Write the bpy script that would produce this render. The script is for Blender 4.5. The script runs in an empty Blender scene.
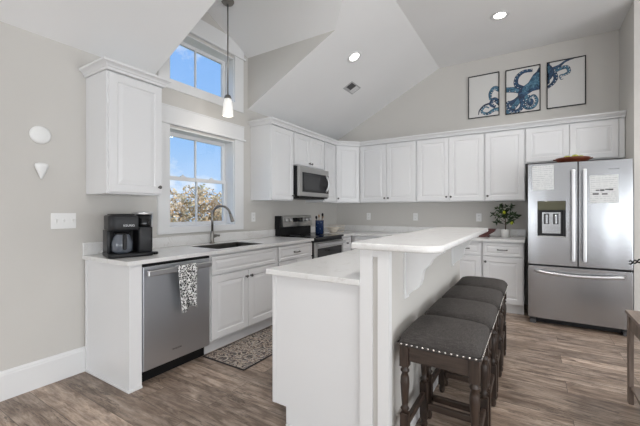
import bpy, bmesh, math, random
from mathutils import Vector, Matrix
random.seed(7)
S = bpy.context.scene
COL = S.collection
PI = math.pi

# ------------------------------------------------------------------ camera
cam_d = bpy.data.cameras.new('camera')
cam = bpy.data.objects.new('camera', cam_d)
COL.objects.link(cam)
cam.location = (2.999, -1.291, 1.264)
cam.rotation_euler = (PI / 2, 0, 0.559)
cam_d.sensor_width = 36.0
cam_d.lens = 339.2 / 640 * 36
cam_d.shift_y = -2.2 / 640
cam_d.clip_start = 0.05
S.camera = cam

# ------------------------------------------------------------------ exposure
S.view_settings.view_transform = 'Standard'
S.view_settings.look = 'None'
S.view_settings.gamma = 1.0
S.view_settings.use_curve_mapping = False
S.view_settings.exposure = 0.25

# ------------------------------------------------------------------ sky
W = bpy.data.worlds.new('sky')
S.world = W
W.use_nodes = True
nt = W.node_tree
nt.nodes.clear()
N = nt.nodes.new
out = N('ShaderNodeOutputWorld')
bg = N('ShaderNodeBackground')
tc = N('ShaderNodeTexCoord')
sep = N('ShaderNodeSeparateXYZ')
nt.links.new(tc.outputs['Generated'], sep.inputs[0])
ramp = N('ShaderNodeValToRGB')
ramp.color_ramp.elements[0].position = 0.0
ramp.color_ramp.elements[0].color = (0.50, 0.66, 0.86, 1)
ramp.color_ramp.elements[1].position = 0.65
ramp.color_ramp.elements[1].color = (0.13, 0.34, 0.80, 1)
e = ramp.color_ramp.elements.new(0.18)
e.color = (0.30, 0.52, 0.86, 1)
nt.links.new(sep.outputs['Z'], ramp.inputs[0])
noi = N('ShaderNodeTexNoise')
noi.inputs['Scale'].default_value = 6.5
noi.inputs['Detail'].default_value = 8
noi.inputs['Roughness'].default_value = 0.62
mp = N('ShaderNodeMapping')
mp.inputs['Scale'].default_value = (1, 1, 1.5)
mp.inputs['Location'].default_value = (0.35, 0.1, 0.05)
nt.links.new(tc.outputs['Generated'], mp.inputs['Vector'])
nt.links.new(mp.outputs[0], noi.inputs['Vector'])
cr = N('ShaderNodeValToRGB')
cr.color_ramp.elements[0].position = 0.53
cr.color_ramp.elements[1].position = 0.72
nt.links.new(noi.outputs[0], cr.inputs[0])
mx = N('ShaderNodeMixRGB')
mx.inputs[2].default_value = (0.85, 0.88, 0.92, 1)
nt.links.new(cr.outputs[0], mx.inputs[0])
nt.links.new(ramp.outputs[0], mx.inputs[1])
nt.links.new(mx.outputs[0], bg.inputs[0])
bg.inputs[1].default_value = 1.0
nt.links.new(bg.outputs[0], out.inputs[0])

# ------------------------------------------------------------------ sun and added fill lights out of view
def add_light(name, kind, loc, rot, energy, color=(1, 1, 1), **kw):
    d = bpy.data.lights.new(name, kind)
    d.energy = energy
    d.color = color
    for k, v in kw.items():
        setattr(d, k, v)
    o = bpy.data.objects.new(name, d)
    o.location = loc
    o.rotation_euler = rot
    COL.objects.link(o)
    return o
add_light('sun', 'SUN', (8, -6, 12), (math.radians(38), 0, math.radians(60)), 3.4, (1, 0.97, 0.92), angle=0.02)
# area fill lights added before the closed rear and right walls
FILL_COL = (0.90, 0.95, 1.0)
add_light('rear_fill', 'AREA', (1.2, -10.85, 1.5), (math.radians(110), 0, 0), 195, FILL_COL, shape='RECTANGLE', size=2.2, size_y=2.8)
add_light('rear_fill', 'AREA', (6.8, -10.85, 1.5), (math.radians(110), 0, 0), 120, FILL_COL, shape='RECTANGLE', size=2.2, size_y=2.8)
add_light('right_fill', 'AREA', (8.05, -2.6, 1.4), (math.radians(112), 0, math.radians(90)), 370, FILL_COL, shape='RECTANGLE', size=9.0, size_y=2.5)

# ------------------------------------------------------------------ materials
def new_mat(name, color=(.5, .5, .5), rough=.5, metal=0.0, spec=.5, **kw):
    m = bpy.data.materials.new(name)
    m.use_nodes = True
    b = m.node_tree.nodes['Principled BSDF']
    b.inputs['Base Color'].default_value = (*color, 1)
    b.inputs['Roughness'].default_value = rough
    b.inputs['Metallic'].default_value = metal
    b.inputs['Specular IOR Level'].default_value = spec
    for k, v in kw.items():
        b.inputs[k].default_value = v
    return m
def nodes(m):
    t = m.node_tree
    return t, t.nodes['Principled BSDF'], t.nodes.new, t.links.new
def coords(m, scale=(1, 1, 1), rot=(0, 0, 0), loc=(0, 0, 0), kind='Object'):
    t, b, n, l = nodes(m)
    c = n('ShaderNodeTexCoord')
    p = n('ShaderNodeMapping')
    p.inputs['Scale'].default_value = scale
    p.inputs['Rotation'].default_value = rot
    p.inputs['Location'].default_value = loc
    l(c.outputs[kind], p.inputs[0])
    return p.outputs[0]
def noise(m, vec, scale, detail=4, rough=.5, dist=0):
    t, b, n, l = nodes(m)
    x = n('ShaderNodeTexNoise')
    x.inputs['Scale'].default_value = scale
    x.inputs['Detail'].default_value = detail
    x.inputs['Roughness'].default_value = rough
    x.inputs['Distortion'].default_value = dist
    l(vec, x.inputs['Vector'])
    return x.outputs[0]
def cramp(m, fac, stops, interp='LINEAR'):
    t, b, n, l = nodes(m)
    r = n('ShaderNodeValToRGB')
    r.color_ramp.interpolation = interp
    while len(r.color_ramp.elements) < len(stops):
        r.color_ramp.elements.new(0.5)
    for e_, (p, c) in zip(r.color_ramp.elements, stops):
        e_.position = p
        e_.color = (*c, 1) if len(c) == 3 else c
    l(fac, r.inputs[0])
    return r.outputs[0]
def mixc(m, fac, a, b_, mode='MIX'):
    t, b, n, l = nodes(m)
    x = n('ShaderNodeMixRGB')
    x.blend_type = mode
    for i, v in ((0, fac), (1, a), (2, b_)):
        if hasattr(v, 'is_linked'):
            l(v, x.inputs[i])
        elif isinstance(v, (int, float)):
            x.inputs[i].default_value = v
        else:
            x.inputs[i].default_value = (*v, 1)
    return x.outputs[0]
def setcol(m, sock):
    t, b, n, l = nodes(m)
    l(sock, b.inputs['Base Color'])
def bump(m, h, strength=.2, dist=.002):
    t, b, n, l = nodes(m)
    x = n('ShaderNodeBump')
    x.inputs['Strength'].default_value = strength
    x.inputs['Distance'].default_value = dist
    l(h, x.inputs['Height'])
    l(x.outputs[0], b.inputs['Normal'])

MAT = {}
def painted(key, name, c, rough):
    m = new_mat(name, c, rough)
    v = coords(m)
    a = noise(m, v, 60, 3)
    bump(m, a, .06, .001)
    b = noise(m, v, 1.3, 2)
    setcol(m, cramp(m, b, [(.3, tuple(x * .985 for x in c)), (.7, tuple(min(1, x * 1.015) for x in c))]))
    MAT[key] = m
painted('wall', 'greige wall paint', (.60, .58, .548), .75)
painted('ceil', 'white ceiling paint', (.86, .86, .86), .85)
painted('trim', 'white trim paint', (.77, .77, .77), .35)
painted('cab', 'white cabinet lacquer', (.76, .76, .765), .32)
MAT['shadowgap'] = new_mat('dark toe space', (.03, .03, .03), .7)

m = MAT['quartz'] = new_mat('white veined quartz', (.78, .775, .76), .18)
v = coords(m)
a = noise(m, v, 3.2, 7, .62, 1.6)
vein = cramp(m, a, [(.0, (0, 0, 0)), (.47, (0, 0, 0)), (.5, (1, 1, 1)), (.53, (0, 0, 0)), (1, (0, 0, 0))])
b_ = noise(m, v, 9, 3)
fac = mixc(m, 1.0, vein, cramp(m, b_, [(.40, (0, 0, 0)), (.72, (.34, .34, .34))]), 'MULTIPLY')
base = cramp(m, noise(m, v, 160, 2), [(.35, (.745, .74, .73)), (.6, (.78, .775, .765))])
setcol(m, mixc(m, fac, base, (.42, .38, .33)))

m = MAT['floor'] = new_mat('weathered wood plank flooring', (.3, .22, .17), .42)
v = coords(m, kind='Object')
t, b, n, l = nodes(m)
br = n('ShaderNodeTexBrick')
br.offset = .37
br.offset_frequency = 3
br.inputs['Color1'].default_value = (0, 0, 0, 1)
br.inputs['Color2'].default_value = (1, 1, 1, 1)
br.inputs['Mortar'].default_value = (.5, .5, .5, 1)
br.inputs['Scale'].default_value = 1
br.inputs['Mortar Size'].default_value = .0018
br.inputs['Mortar Smooth'].default_value = .2
br.inputs['Brick Width'].default_value = 1.22
br.inputs['Row Height'].default_value = .18
l(v, br.inputs['Vector'])
# every plank shifts the grain so that it does not run on across the seams
sc = n('ShaderNodeVectorMath'); sc.operation = 'SCALE'; sc.inputs['Scale'].default_value = 37.0
l(br.outputs['Color'], sc.inputs[0])
ad = n('ShaderNodeVectorMath'); ad.operation = 'ADD'
l(v, ad.inputs[0]); l(sc.outputs[0], ad.inputs[1])
st = n('ShaderNodeMapping'); st.inputs['Scale'].default_value = (1.0, 7.5, 1.0)
l(ad.outputs[0], st.inputs[0])
g1 = noise(m, st.outputs[0], 3.2, 10, .68, .9)
g2 = noise(m, st.outputs[0], 1.3, 4, .6, .5)
base = cramp(m, g1, [(.30, (.13, .090, .066)), (.43, (.265, .196, .150)), (.53, (.385, .302, .242)), (.70, (.53, .435, .365))])
tone = cramp(m, br.outputs['Color'], [(0, (.72, .71, .70)), (.5, (1, 1, 1)), (1, (1.22, 1.21, 1.20))])
base = mixc(m, 1.0, base, tone, 'MULTIPLY')
st2 = n('ShaderNodeMapping'); st2.inputs['Scale'].default_value = (.8, 7.0, 1.0)
l(ad.outputs[0], st2.inputs[0])
crk = noise(m, st2.outputs[0], 1.5, 7, .62, 1.2)
crkf = cramp(m, crk, [(.0, (0, 0, 0)), (.405, (0, 0, 0)), (.425, (.85, .85, .85)), (.445, (0, 0, 0)), (1, (0, 0, 0))])
bst = n('ShaderNodeMapping'); bst.inputs['Scale'].default_value = (1.0, 1.9, 1.0)
l(ad.outputs[0], bst.inputs[0])
g4 = noise(m, bst.outputs[0], 4.5, 6, .65, .8)
base = mixc(m, .9, base, cramp(m, g4, [(.32, (.52, .49, .47)), (.48, (.95, .95, .95)), (.66, (1.25, 1.25, 1.24))]), 'MULTIPLY')
g3 = noise(m, st.outputs[0], 17.0, 6, .7, .4)
base = mixc(m, .6, base, cramp(m, g3, [(.30, (.50, .47, .45)), (.5, (1, 1, 1)), (.70, (1.28, 1.27, 1.26))]), 'MULTIPLY')
base = mixc(m, crkf, base, (.045, .03, .022))
base = mixc(m, cramp(m, g2, [(.28, (.6, .6, .6)), (.52, (0, 0, 0))]), base, (.16, .108, .078))
kv = n('ShaderNodeTexVoronoi'); kv.inputs['Scale'].default_value = 1.1
kst = n('ShaderNodeMapping'); kst.inputs['Scale'].default_value = (1.0, 2.2, 1.0)
kd = n('ShaderNodeTexNoise'); kd.inputs['Scale'].default_value = 9.0
l(v, kd.inputs['Vector'])
kmix = n('ShaderNodeVectorMath'); kmix.operation = 'MULTIPLY_ADD'; kmix.inputs[1].default_value = (.10, .10, .0)
l(kd.outputs['Color'], kmix.inputs[0]); l(v, kmix.inputs[2])
l(kmix.outputs[0], kst.inputs[0]); l(kst.outputs[0], kv.inputs['Vector'])
base = mixc(m, cramp(m, kv.outputs['Distance'], [(.0, (.85, .85, .85)), (.05, (.6, .6, .6)), (.11, (0, 0, 0))]), base, (.075, .05, .036))
base = mixc(m, cramp(m, br.outputs['Fac'], [(.2, (0, 0, 0)), (.9, (.75, .75, .75))]), base, (.045, .032, .025))
setcol(m, base)
bump(m, g1, .12, .002)

def steel(key, name, c, rough, axis):
    m = MAT[key] = new_mat(name, c, rough, 1.0)
    s = [2.0, 2.0, 2.0]
    for i in range(3):
        if i != axis:
            s[i] = 240.0
    v = coords(m, scale=tuple(s))
    a = noise(m, v, 1.0, 3)
    t, b, n, l = nodes(m)
    r = n('ShaderNodeMapRange')
    r.inputs['To Min'].default_value = rough - .03
    r.inputs['To Max'].default_value = rough + .04
    l(a, r.inputs['Value'])
    l(r.outputs[0], b.inputs['Roughness'])
    # gentle waviness of a thin sheet
    w = noise(m, coords(m, scale=(1, 1, .30)), 3.4, 1)
    n2 = n('ShaderNodeBump')
    n2.inputs['Strength'].default_value = .20
    n2.inputs['Distance'].default_value = .03
    l(w, n2.inputs['Height'])
    l(n2.outputs[0], b.inputs['Normal'])
steel('steel', 'brushed stainless steel', (.42, .428, .445), .21, 0)
steel('steel_dark', 'dark brushed stainless steel', (.62, .64, .675), .36, 0)
steel('steel_trim', 'satin stainless trim', (.44, .435, .425), .30, 0)
MAT['handle'] = new_mat('satin steel handle', (.62, .62, .63), .34, 1.0)
MAT['nickel'] = new_mat('brushed nickel', (.27, .255, .235), .32, 1.0)
MAT['bronze'] = new_mat('dark pewter hardware', (.14, .135, .13), .32, .9)
MAT['black'] = new_mat('black plastic', (.009, .009, .010), .40, 0, .25)
MAT['charcoal'] = new_mat('charcoal plastic', (.012, .0125, .0145), .42, 0, .35)
MAT['blackglass'] = new_mat('black glass', (.008, .008, .009), .10, 0, .4)
MAT['greyglass'] = new_mat('dark grey oven glass', (.030, .031, .033), .12)
MAT['darkgrey'] = new_mat('dark grey enamel', (.06, .06, .062), .45)
MAT['plastic'] = new_mat('white plastic', (.83, .83, .82), .35)
MAT['ventgrey'] = new_mat('grey enamel register', (.46, .46, .46), .5)
MAT['olive'] = new_mat('olive tinted display glass', (.10, .10, .065), .10)
MAT['slot'] = new_mat('dark slot', (.05, .05, .05), .6)
MAT['ceramic'] = new_mat('white ceramic', (.82, .82, .80), .25)
MAT['cream'] = new_mat('cream ceramic', (.68, .62, .53), .4)
MAT['sinksteel'] = new_mat('sink steel', (.20, .195, .185), .42, 1.0)
MAT['whiteink'] = new_mat('light grey lettering', (.72, .74, .76), .5)
MAT['darkink'] = new_mat('dark grey lettering', (.07, .07, .075), .5)
MAT['stem'] = new_mat('brown bark', (.075, .05, .035), .8)
MAT['lemon'] = new_mat('yellow green lemon skin', (.45, .50, .03), .45)
MAT['tip'] = new_mat('brass socket', (.35, .3, .22), .4, 1)

m = MAT['glass'] = new_mat('window glass', (1, 1, 1), .0)
t = m.node_tree; t.nodes.clear()
o_ = t.nodes.new('ShaderNodeOutputMaterial'); a_ = t.nodes.new('ShaderNodeBsdfTransparent')
g_ = t.nodes.new('ShaderNodeBsdfGlossy'); g_.inputs['Roughness'].default_value = .02
x_ = t.nodes.new('ShaderNodeMixShader'); x_.inputs[0].default_value = .04
t.links.new(a_.outputs[0], x_.inputs[1]); t.links.new(g_.outputs[0], x_.inputs[2]); t.links.new(x_.outputs[0], o_.inputs[0])
MAT['carafe'] = new_mat('carafe glass', (.11, .125, .15), .08, 0, .8)

m = MAT['frost'] = new_mat('lit frosted glass shade', (.9, .89, .87), .4)
nodes(m)[1].inputs['Emission Color'].default_value = (1, .95, .88, 1)
nodes(m)[1].inputs['Emission Strength'].default_value = .32
m = MAT['lamp'] = new_mat('lit lamp lens', (1, 1, 1), .4)
nodes(m)[1].inputs['Emission Color'].default_value = (1, .96, .9, 1)
nodes(m)[1].inputs['Emission Strength'].default_value = 9.0

def wood(key, name, c1, c2, axis, rough=.5):
    m = MAT[key] = new_mat(name, c1, rough)
    s = [14.0, 14.0, 14.0]
    s[axis] = 1.6
    v = coords(m, scale=tuple(s))
    a = noise(m, v, 2.5, 6, .6, .6)
    setcol(m, cramp(m, a, [(.3, c1), (.7, c2)]))
    bump(m, a, .1, .001)
wood('stoolwood_v', 'dark walnut stained wood', (.013, .0075, .005), (.050, .030, .020), 2, .42)
wood('stoolwood_h', 'dark walnut stained rail wood', (.020, .0125, .009), (.075, .050, .037), 0, .42)
wood('tablewood', 'grey brown oak', (.11, .078, .06), (.225, .17, .138), 2, .5)
wood('tabletopwood', 'grey brown oak top', (.13, .095, .075), (.27, .21, .175), 1, .4)
wood('redwood', 'dark red stained wood', (.045, .010, .010), (.085, .020, .017), 0, .35)
wood('traywood', 'reddish brown wood', (.10, .022, .010), (.19, .05, .022), 0, .35)
wood('spoonwood', 'light wooden spoon', (.35, .22, .13), (.55, .38, .25), 2, .55)

m = MAT['fabric'] = new_mat('charcoal woven upholstery', (.05, .045, .042), .95)
v = coords(m)
a = noise(m, coords(m, scale=(1, .10, 1)), 330, 2)
b_ = noise(m, coords(m, scale=(.10, 1, 1)), 330, 2)
w = mixc(m, .5, a, b_)
setcol(m, cramp(m, w, [(.34, (.030, .0265, .0245)), (.5, (.050, .0445, .0415)), (.66, (.078, .070, .066))]))
bump(m, w, .35, .002)
MAT['nail'] = new_mat('pewter nailhead', (.75, .73, .70), .25, 1.0)

m = MAT['towel'] = new_mat('black leaf print cotton', (.8, .8, .8), .9)
v = coords(m, scale=(1, 1, 1))
t, b, n, l = nodes(m)
vo = n('ShaderNodeTexVoronoi'); vo.inputs['Scale'].default_value = 75
l(v, vo.inputs['Vector'])
a = noise(m, v, 120, 2, .5, 1.0)
f1 = cramp(m, a, [(.40, (0, 0, 0)), (.43, (1, 1, 1))])
f2 = cramp(m, vo.outputs['Distance'], [(.52, (1, 1, 1)), (.62, (0, 0, 0))])
setcol(m, mixc(m, mixc(m, 1.0, f1, f2, 'MULTIPLY'), (.80, .80, .79), (.012, .012, .014)))
bump(m, noise(m, v, 400, 2), .3, .001)

m = MAT['rug'] = new_mat('printed medallion rug', (.3, .26, .23), .95)
v = coords(m)
t, b, n, l = nodes(m)
vo = n('ShaderNodeTexVoronoi'); vo.inputs['Scale'].default_value = 6.5; vo.inputs['Randomness'].default_value = .35
l(v, vo.inputs['Vector'])
wv = n('ShaderNodeMath'); wv.operation = 'MULTIPLY'; wv.inputs[1].default_value = 34
l(vo.outputs['Distance'], wv.inputs[0])
sn = n('ShaderNodeMath'); sn.operation = 'SINE'
l(wv.outputs[0], sn.inputs[0])
ringc = cramp(m, sn.outputs[0], [(.0, (.055, .05, .055)), (.35, (.21, .15, .12)), (.6, (.48, .43, .37)), (1, (.56, .51, .45))])
a = noise(m, v, 17, 3, .62, 2.4)
pat = cramp(m, a, [(.0, (.045, .042, .05)), (.44, (.25, .17, .13)), (.50, (.55, .48, .40)), (.58, (.14, .13, .15))], 'CONSTANT')
vc = n('ShaderNodeTexVoronoi'); vc.inputs['Scale'].default_value = 13
l(v, vc.inputs['Vector'])
setcol(m, mixc(m, cramp(m, vc.outputs['Distance'], [(.35, (.2, .2, .2)), (.5, (.85, .85, .85))]), ringc, pat))
MAT['rugedge'] = new_mat('dark rug binding', (.035, .032, .035), .9)

m = MAT['crock'] = new_mat('navy printed ceramic', (.012, .03, .095), .25)
v = coords(m)
t, b, n, l = nodes(m)
vo = n('ShaderNodeTexVoronoi'); vo.inputs['Scale'].default_value = 24
l(v, vo.inputs['Vector'])
setcol(m, mixc(m, cramp(m, vo.outputs['Distance'], [(.16, (.75, .75, .75)), (.26, (0, 0, 0))]), (.012, .03, .095), (.16, .24, .38)))

m = MAT['paper'] = new_mat('printed sheet of paper', (.8, .8, .8), .7)
v = coords(m)
t, b, n, l = nodes(m)
sx = n('ShaderNodeSeparateXYZ'); l(v, sx.inputs[0])
mm = n('ShaderNodeMath'); mm.operation = 'MULTIPLY'; mm.inputs[1].default_value = 300; l(sx.outputs['Z'], mm.inputs[0])
ss = n('ShaderNodeMath'); ss.operation = 'SINE'; l(mm.outputs[0], ss.inputs[0])
a = noise(m, coords(m, scale=(70, 1, 24)), 1.0, 2)
lines = mixc(m, 1.0, cramp(m, ss.outputs[0], [(.55, (0, 0, 0)), (.7, (1, 1, 1))]), cramp(m, a, [(.44, (0, 0, 0)), (.5, (1, 1, 1))]), 'MULTIPLY')
setcol(m, mixc(m, mixc(m, 1.0, lines, (.65, .65, .65), 'MULTIPLY'), (.68, .69, .69), (.36, .38, .40)))

MAT['artpaper'] = new_mat('off white print paper', (.66, .65, .63), .35)
def ink(key, name, c, k):
    m = MAT[key] = new_mat(name, c, .5)
    a = noise(m, coords(m), 22, 5, .7, 1.0)
    setcol(m, cramp(m, a, [(.35, tuple(x * .35 for x in c)), (.5, c), (.68, k)]))
ink('ink1', 'deep blue watercolour', (.018, .055, .125), (.05, .15, .25))
ink('ink2', 'teal blue watercolour', (.04, .13, .215), (.15, .31, .40))
MAT['ink3'] = new_mat('black blue ink', (.012, .02, .05), .5)

def leafmat(key, name, stops, scale, rough=.6):
    m = MAT[key] = new_mat(name, stops[0][1], rough)
    a = noise(m, coords(m), scale, 4, .7)
    setcol(m, cramp(m, a, stops))
leafmat('leaf', 'dark green leaf', [(.3, (.012, .03, .012)), (.55, (.03, .065, .02)), (.75, (.10, .15, .03))], 30, .4)
leafmat('treeleaf', 'autumn tree leaves', [(.28, (.25, .29, .09)), (.42, (.58, .38, .20)), (.55, (.66, .55, .38)), (.72, (.34, .37, .15))], 1.6, .8)
leafmat('grass', 'mown lawn', [(.3, (.10, .13, .05)), (.7, (.2, .22, .1))], 1.5, .9)
leafmat('bark', 'tree bark', [(.3, (.12, .09, .07)), (.7, (.25, .2, .16))], 8, .9)
leafmat('salad', 'green and yellow fruit skin', [(.35, (.05, .12, .02)), (.5, (.40, .42, .06)), (.65, (.55, .50, .12))], 40, .5)

# ------------------------------------------------------------------ mesh builder
class M:
    """collects shapes; build() links them as ONE mesh object"""
    def __init__(self):
        self.bm = bmesh.new()
        self.mi = 0
        self.mats = []
    def use(self, key):
        if key not in self.mats:
            self.mats.append(key)
        self.mi = self.mats.index(key)
        return self
    def face(self, pts, smooth=False):
        vs = [self.bm.verts.new(p) for p in pts]
        f = self.bm.faces.new(vs)
        f.material_index = self.mi
        f.smooth = smooth
        return f
    def mesh(self, verts, faces, smooth=False):
        vs = [self.bm.verts.new(p) for p in verts]
        for q in faces:
            try:
                f = self.bm.faces.new([vs[i] for i in q])
            except ValueError:
                continue
            f.material_index = self.mi
            f.smooth = smooth
        return vs
    def box(self, x0, x1, y0, y1, z0, z1, bev=0.0, seg=2):
        r = bmesh.ops.create_cube(self.bm, size=1)
        vs = r['verts']
        bmesh.ops.scale(self.bm, vec=(x1 - x0, y1 - y0, z1 - z0), verts=vs)
        bmesh.ops.translate(self.bm, vec=((x0 + x1) / 2, (y0 + y1) / 2, (z0 + z1) / 2), verts=vs)
        fs = set(f for v in vs for f in v.link_faces)
        for f in fs:
            f.material_index = self.mi
        if bev > 0:
            es = list(set(e_ for v in vs for e_ in v.link_edges))
            bmesh.ops.bevel(self.bm, geom=es, offset=bev, segments=seg, affect='EDGES', profile=.5, material=-1)
        return self
    def prism(self, poly, axis, a0, a1):
        """poly: 2D outline; axis: 0 -> (y,z) along x, 1 -> (x,z) along y, 2 -> (x,y) along z"""
        def P(p, a):
            return (a, p[0], p[1]) if axis == 0 else (p[0], a, p[1]) if axis == 1 else (p[0], p[1], a)
        n_ = len(poly)
        vs = [self.bm.verts.new(P(p, a0)) for p in poly] + [self.bm.verts.new(P(p, a1)) for p in poly]
        fl = [self.bm.faces.new(vs[:n_]), self.bm.faces.new(vs[n_:])]
        for i in range(n_):
            j = (i + 1) % n_
            fl.append(self.bm.faces.new((vs[i], vs[j], vs[n_ + j], vs[n_ + i])))
        for f in fl:
            f.material_index = self.mi
        bmesh.ops.recalc_face_normals(self.bm, faces=fl)
        return self
    def lathe(self, prof, origin=(0, 0, 0), axis=(0, 0, 1), seg=20, smooth=True, sx=1, sy=1):
        """prof: (radius, height) from bottom to top"""
        q = Vector((0, 0, 1)).rotation_difference(Vector(axis))
        o_ = Vector(origin)
        rings = []
        for r_, h in prof:
            ring = []
            for k in range(seg):
                a = 2 * PI * k / seg
                ring.append(self.bm.verts.new(o_ + q @ Vector((r_ * math.cos(a) * sx, r_ * math.sin(a) * sy, h))))
            rings.append(ring)
        fl = []
        for a, b in zip(rings, rings[1:]):
            for k in range(seg):
                j = (k + 1) % seg
                f = self.bm.faces.new((a[k], a[j], b[j], b[k]))
                f.smooth = smooth
                fl.append(f)
        fl.append(self.bm.faces.new(rings[0][::-1]))
        fl.append(self.bm.faces.new(rings[-1]))
        for f in fl:
            f.material_index = self.mi
        return self
    def tube(self, pts, r, seg=10, r_end=None):
        pts = [Vector(p) for p in pts]
        rings = []
        up = Vector((0, 0, 1))
        prev = None
        for i, p in enumerate(pts):
            d = (pts[min(i + 1, len(pts) - 1)] - pts[max(i - 1, 0)]).normalized()
            if prev is None:
                n1 = d.cross(up)
                if n1.length < 1e-3:
                    n1 = d.cross(Vector((1, 0, 0)))
                n1.normalize()
            else:
                n1 = (prev - d * prev.dot(d)).normalized()
            prev = n1
            n2 = d.cross(n1)
            rr = r if r_end is None else r + (r_end - r) * i / (len(pts) - 1)
            rings.append([self.bm.verts.new(p + (n1 * math.cos(2 * PI * k / seg) + n2 * math.sin(2 * PI * k / seg)) * rr) for k in range(seg)])
        fl = []
        for a, b in zip(rings, rings[1:]):
            for k in range(seg):
                j = (k + 1) % seg
                f = self.bm.faces.new((a[k], b[k], b[j], a[j]))
                f.smooth = True
                fl.append(f)
        fl.append(self.bm.faces.new(rings[0]))
        fl.append(self.bm.faces.new(rings[-1][::-1]))
        for f in fl:
            f.material_index = self.mi
        return self
    def ball(self, c, r, sx=1, sy=1, sz=1, seg=14):
        q = bmesh.ops.create_uvsphere(self.bm, u_segments=seg, v_segments=max(6, seg // 2), radius=r)
        for v_ in q['verts']:
            v_.co = Vector((v_.co.x * sx, v_.co.y * sy, v_.co.z * sz)) + Vector(c)
        for f in set(f for v_ in q['verts'] for f in v_.link_faces):
            f.smooth = True
            f.material_index = self.mi
        return self
    def panel(self, x0, x1, z0, z1, y, rings, thick):
        """a slab whose front (towards -y) is stepped in rings of (inset, depth back)"""
        L = [(0, thick)] + list(rings)
        loops = []
        for ins, dy in L:
            loops.append([self.bm.verts.new(p) for p in ((x0 + ins, y + dy, z0 + ins), (x1 - ins, y + dy, z0 + ins), (x1 - ins, y + dy, z1 - ins), (x0 + ins, y + dy, z1 - ins))])
        fl = [self.bm.faces.new(loops[0][::-1])]
        for a, b in zip(loops, loops[1:]):
            for k in range(4):
                j = (k + 1) % 4
                fl.append(self.bm.faces.new((a[k], a[j], b[j], b[k])))
        fl.append(self.bm.faces.new(loops[-1]))
        for f in fl:
            f.material_index = self.mi
        return self
    def build(self, name, mat=None, parent=None, loc=None):
        if mat is not None and not self.mats:
            self.mats = [mat]
        me = bpy.data.meshes.new(name)
        bmesh.ops.recalc_face_normals(self.bm, faces=self.bm.faces[:])
        self.bm.to_mesh(me)
        self.bm.free()
        for k in self.mats:
            me.materials.append(MAT[k])
        ob = bpy.data.objects.new(name, me)
        COL.objects.link(ob)
        if parent is not None:
            ob.parent = parent
        if loc is not None:
            ob.location = loc
        return ob

def tag(o, label=None, cat=None, group=None, kind=None):
    for k, v_ in (('label', label), ('category', cat), ('group', group), ('kind', kind)):
        if v_:
            o[k] = v_
    return o
def thing(name, label, cat, loc=(0, 0, 0), rotz=0.0, group=None):
    o = bpy.data.objects.new(name, None)
    o.empty_display_size = .1
    COL.objects.link(o)
    o.location = loc
    o.rotation_euler = (0, 0, rotz)
    return tag(o, label, cat, group)
def kids(o):
    return [c for c in bpy.data.objects if c.parent == o]
def copy_tree(o, parent=None):
    c = o.copy()
    COL.objects.link(c)
    if parent is not None:
        c.parent = parent
    for ch in kids(o):
        copy_tree(ch, c)
    return c
def struct(o, label=None):
    o['kind'] = 'structure'
    return o
def text_part(body, size, name, mat, parent, mtx):
    cu = bpy.data.curves.new(name, 'FONT')
    cu.body = body
    cu.size = size
    cu.extrude = .0006
    cu.align_x = 'CENTER'
    cu.align_y = 'CENTER'
    tmp = bpy.data.objects.new('tmp', cu)
    COL.objects.link(tmp)
    dg = bpy.context.evaluated_depsgraph_get()
    me = bpy.data.meshes.new_from_object(tmp.evaluated_get(dg))
    bpy.data.objects.remove(tmp)
    me.transform(mtx)
    me.materials.clear()
    me.materials.append(MAT[mat])
    me.name = name
    ob = bpy.data.objects.new(name, me)
    COL.objects.link(ob)
    ob.parent = parent
    return ob
STAND = Matrix.Rotation(PI / 2, 4, 'X')       # text lying in xz, read from -y

# ------------------------------------------------------------------ the room
YB = 4.0654          # back wall
XR = 3.885           # right side of the fridge alcove
YS = 3.37            # front of the alcove stub wall
X1, Y0 = 8.2, -11.0   # right and rear of the great room
ZE, ZF, XF = 2.525, 3.44, 1.80
DY0, DY1, DYC, DZ, DX = .575, 1.81, 1.17, 3.16, 1.25

f = M(); f.box(-.18, X1 + .1, Y0 - .1, YB + .12, -.12, 0)
struct(f.build('floor', 'floor'))

# window wall with its two openings and the gable of the dormer
WY0, WY1 = .722, 1.582
A0, A1 = 1.096, 2.085          # lower opening
B0, B1 = 2.545, 3.07           # upper opening
T = -.18
w = M()
w.box(T, 0, Y0 - .1, WY0, 0, ZE)
w.box(T, 0, WY1, YB + .12, 0, ZE)
w.box(T, 0, WY0, WY1, 0, A0)
w.box(T, 0, WY0, WY1, A1, B0)
w.box(T, 0, DY0 - .0, WY0, ZE, B1)
w.box(T, 0, WY1, DY1 + .0, ZE, B1)
w.prism([(DY0, B1), (DY1, B1), (DY1, DZ), (DYC, ZF), (DY0, DZ)], 0, T, 0)
struct(w.build('wall_left', 'wall'))

w = M()
w.prism([(-.18, 0), (XR, 0), (XR, ZF + .1), (XF, ZF + .1), (-.18, ZE + .1)], 1, YB, YB + .12)
struct(w.build('wall_back', 'wall'))
w = M()
w.box(XR, XR + .12, YS, YB + .12, 0, ZF + .1)
w.box(XR + .12, X1 + .1, YS, YS + .12, 0, ZF + .1)
struct(w.build('wall_alcove', 'wall'))
w = M(); w.box(X1, X1 + .12, Y0 - .1, YS + .12, 0, ZF + .1)
struct(w.build('wall_right', 'wall'))
w = M(); w.box(-.18, X1 + .12, Y0 - .12, Y0, 0, ZF + .1)
struct(w.build('wall_front', 'wall'))

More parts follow.
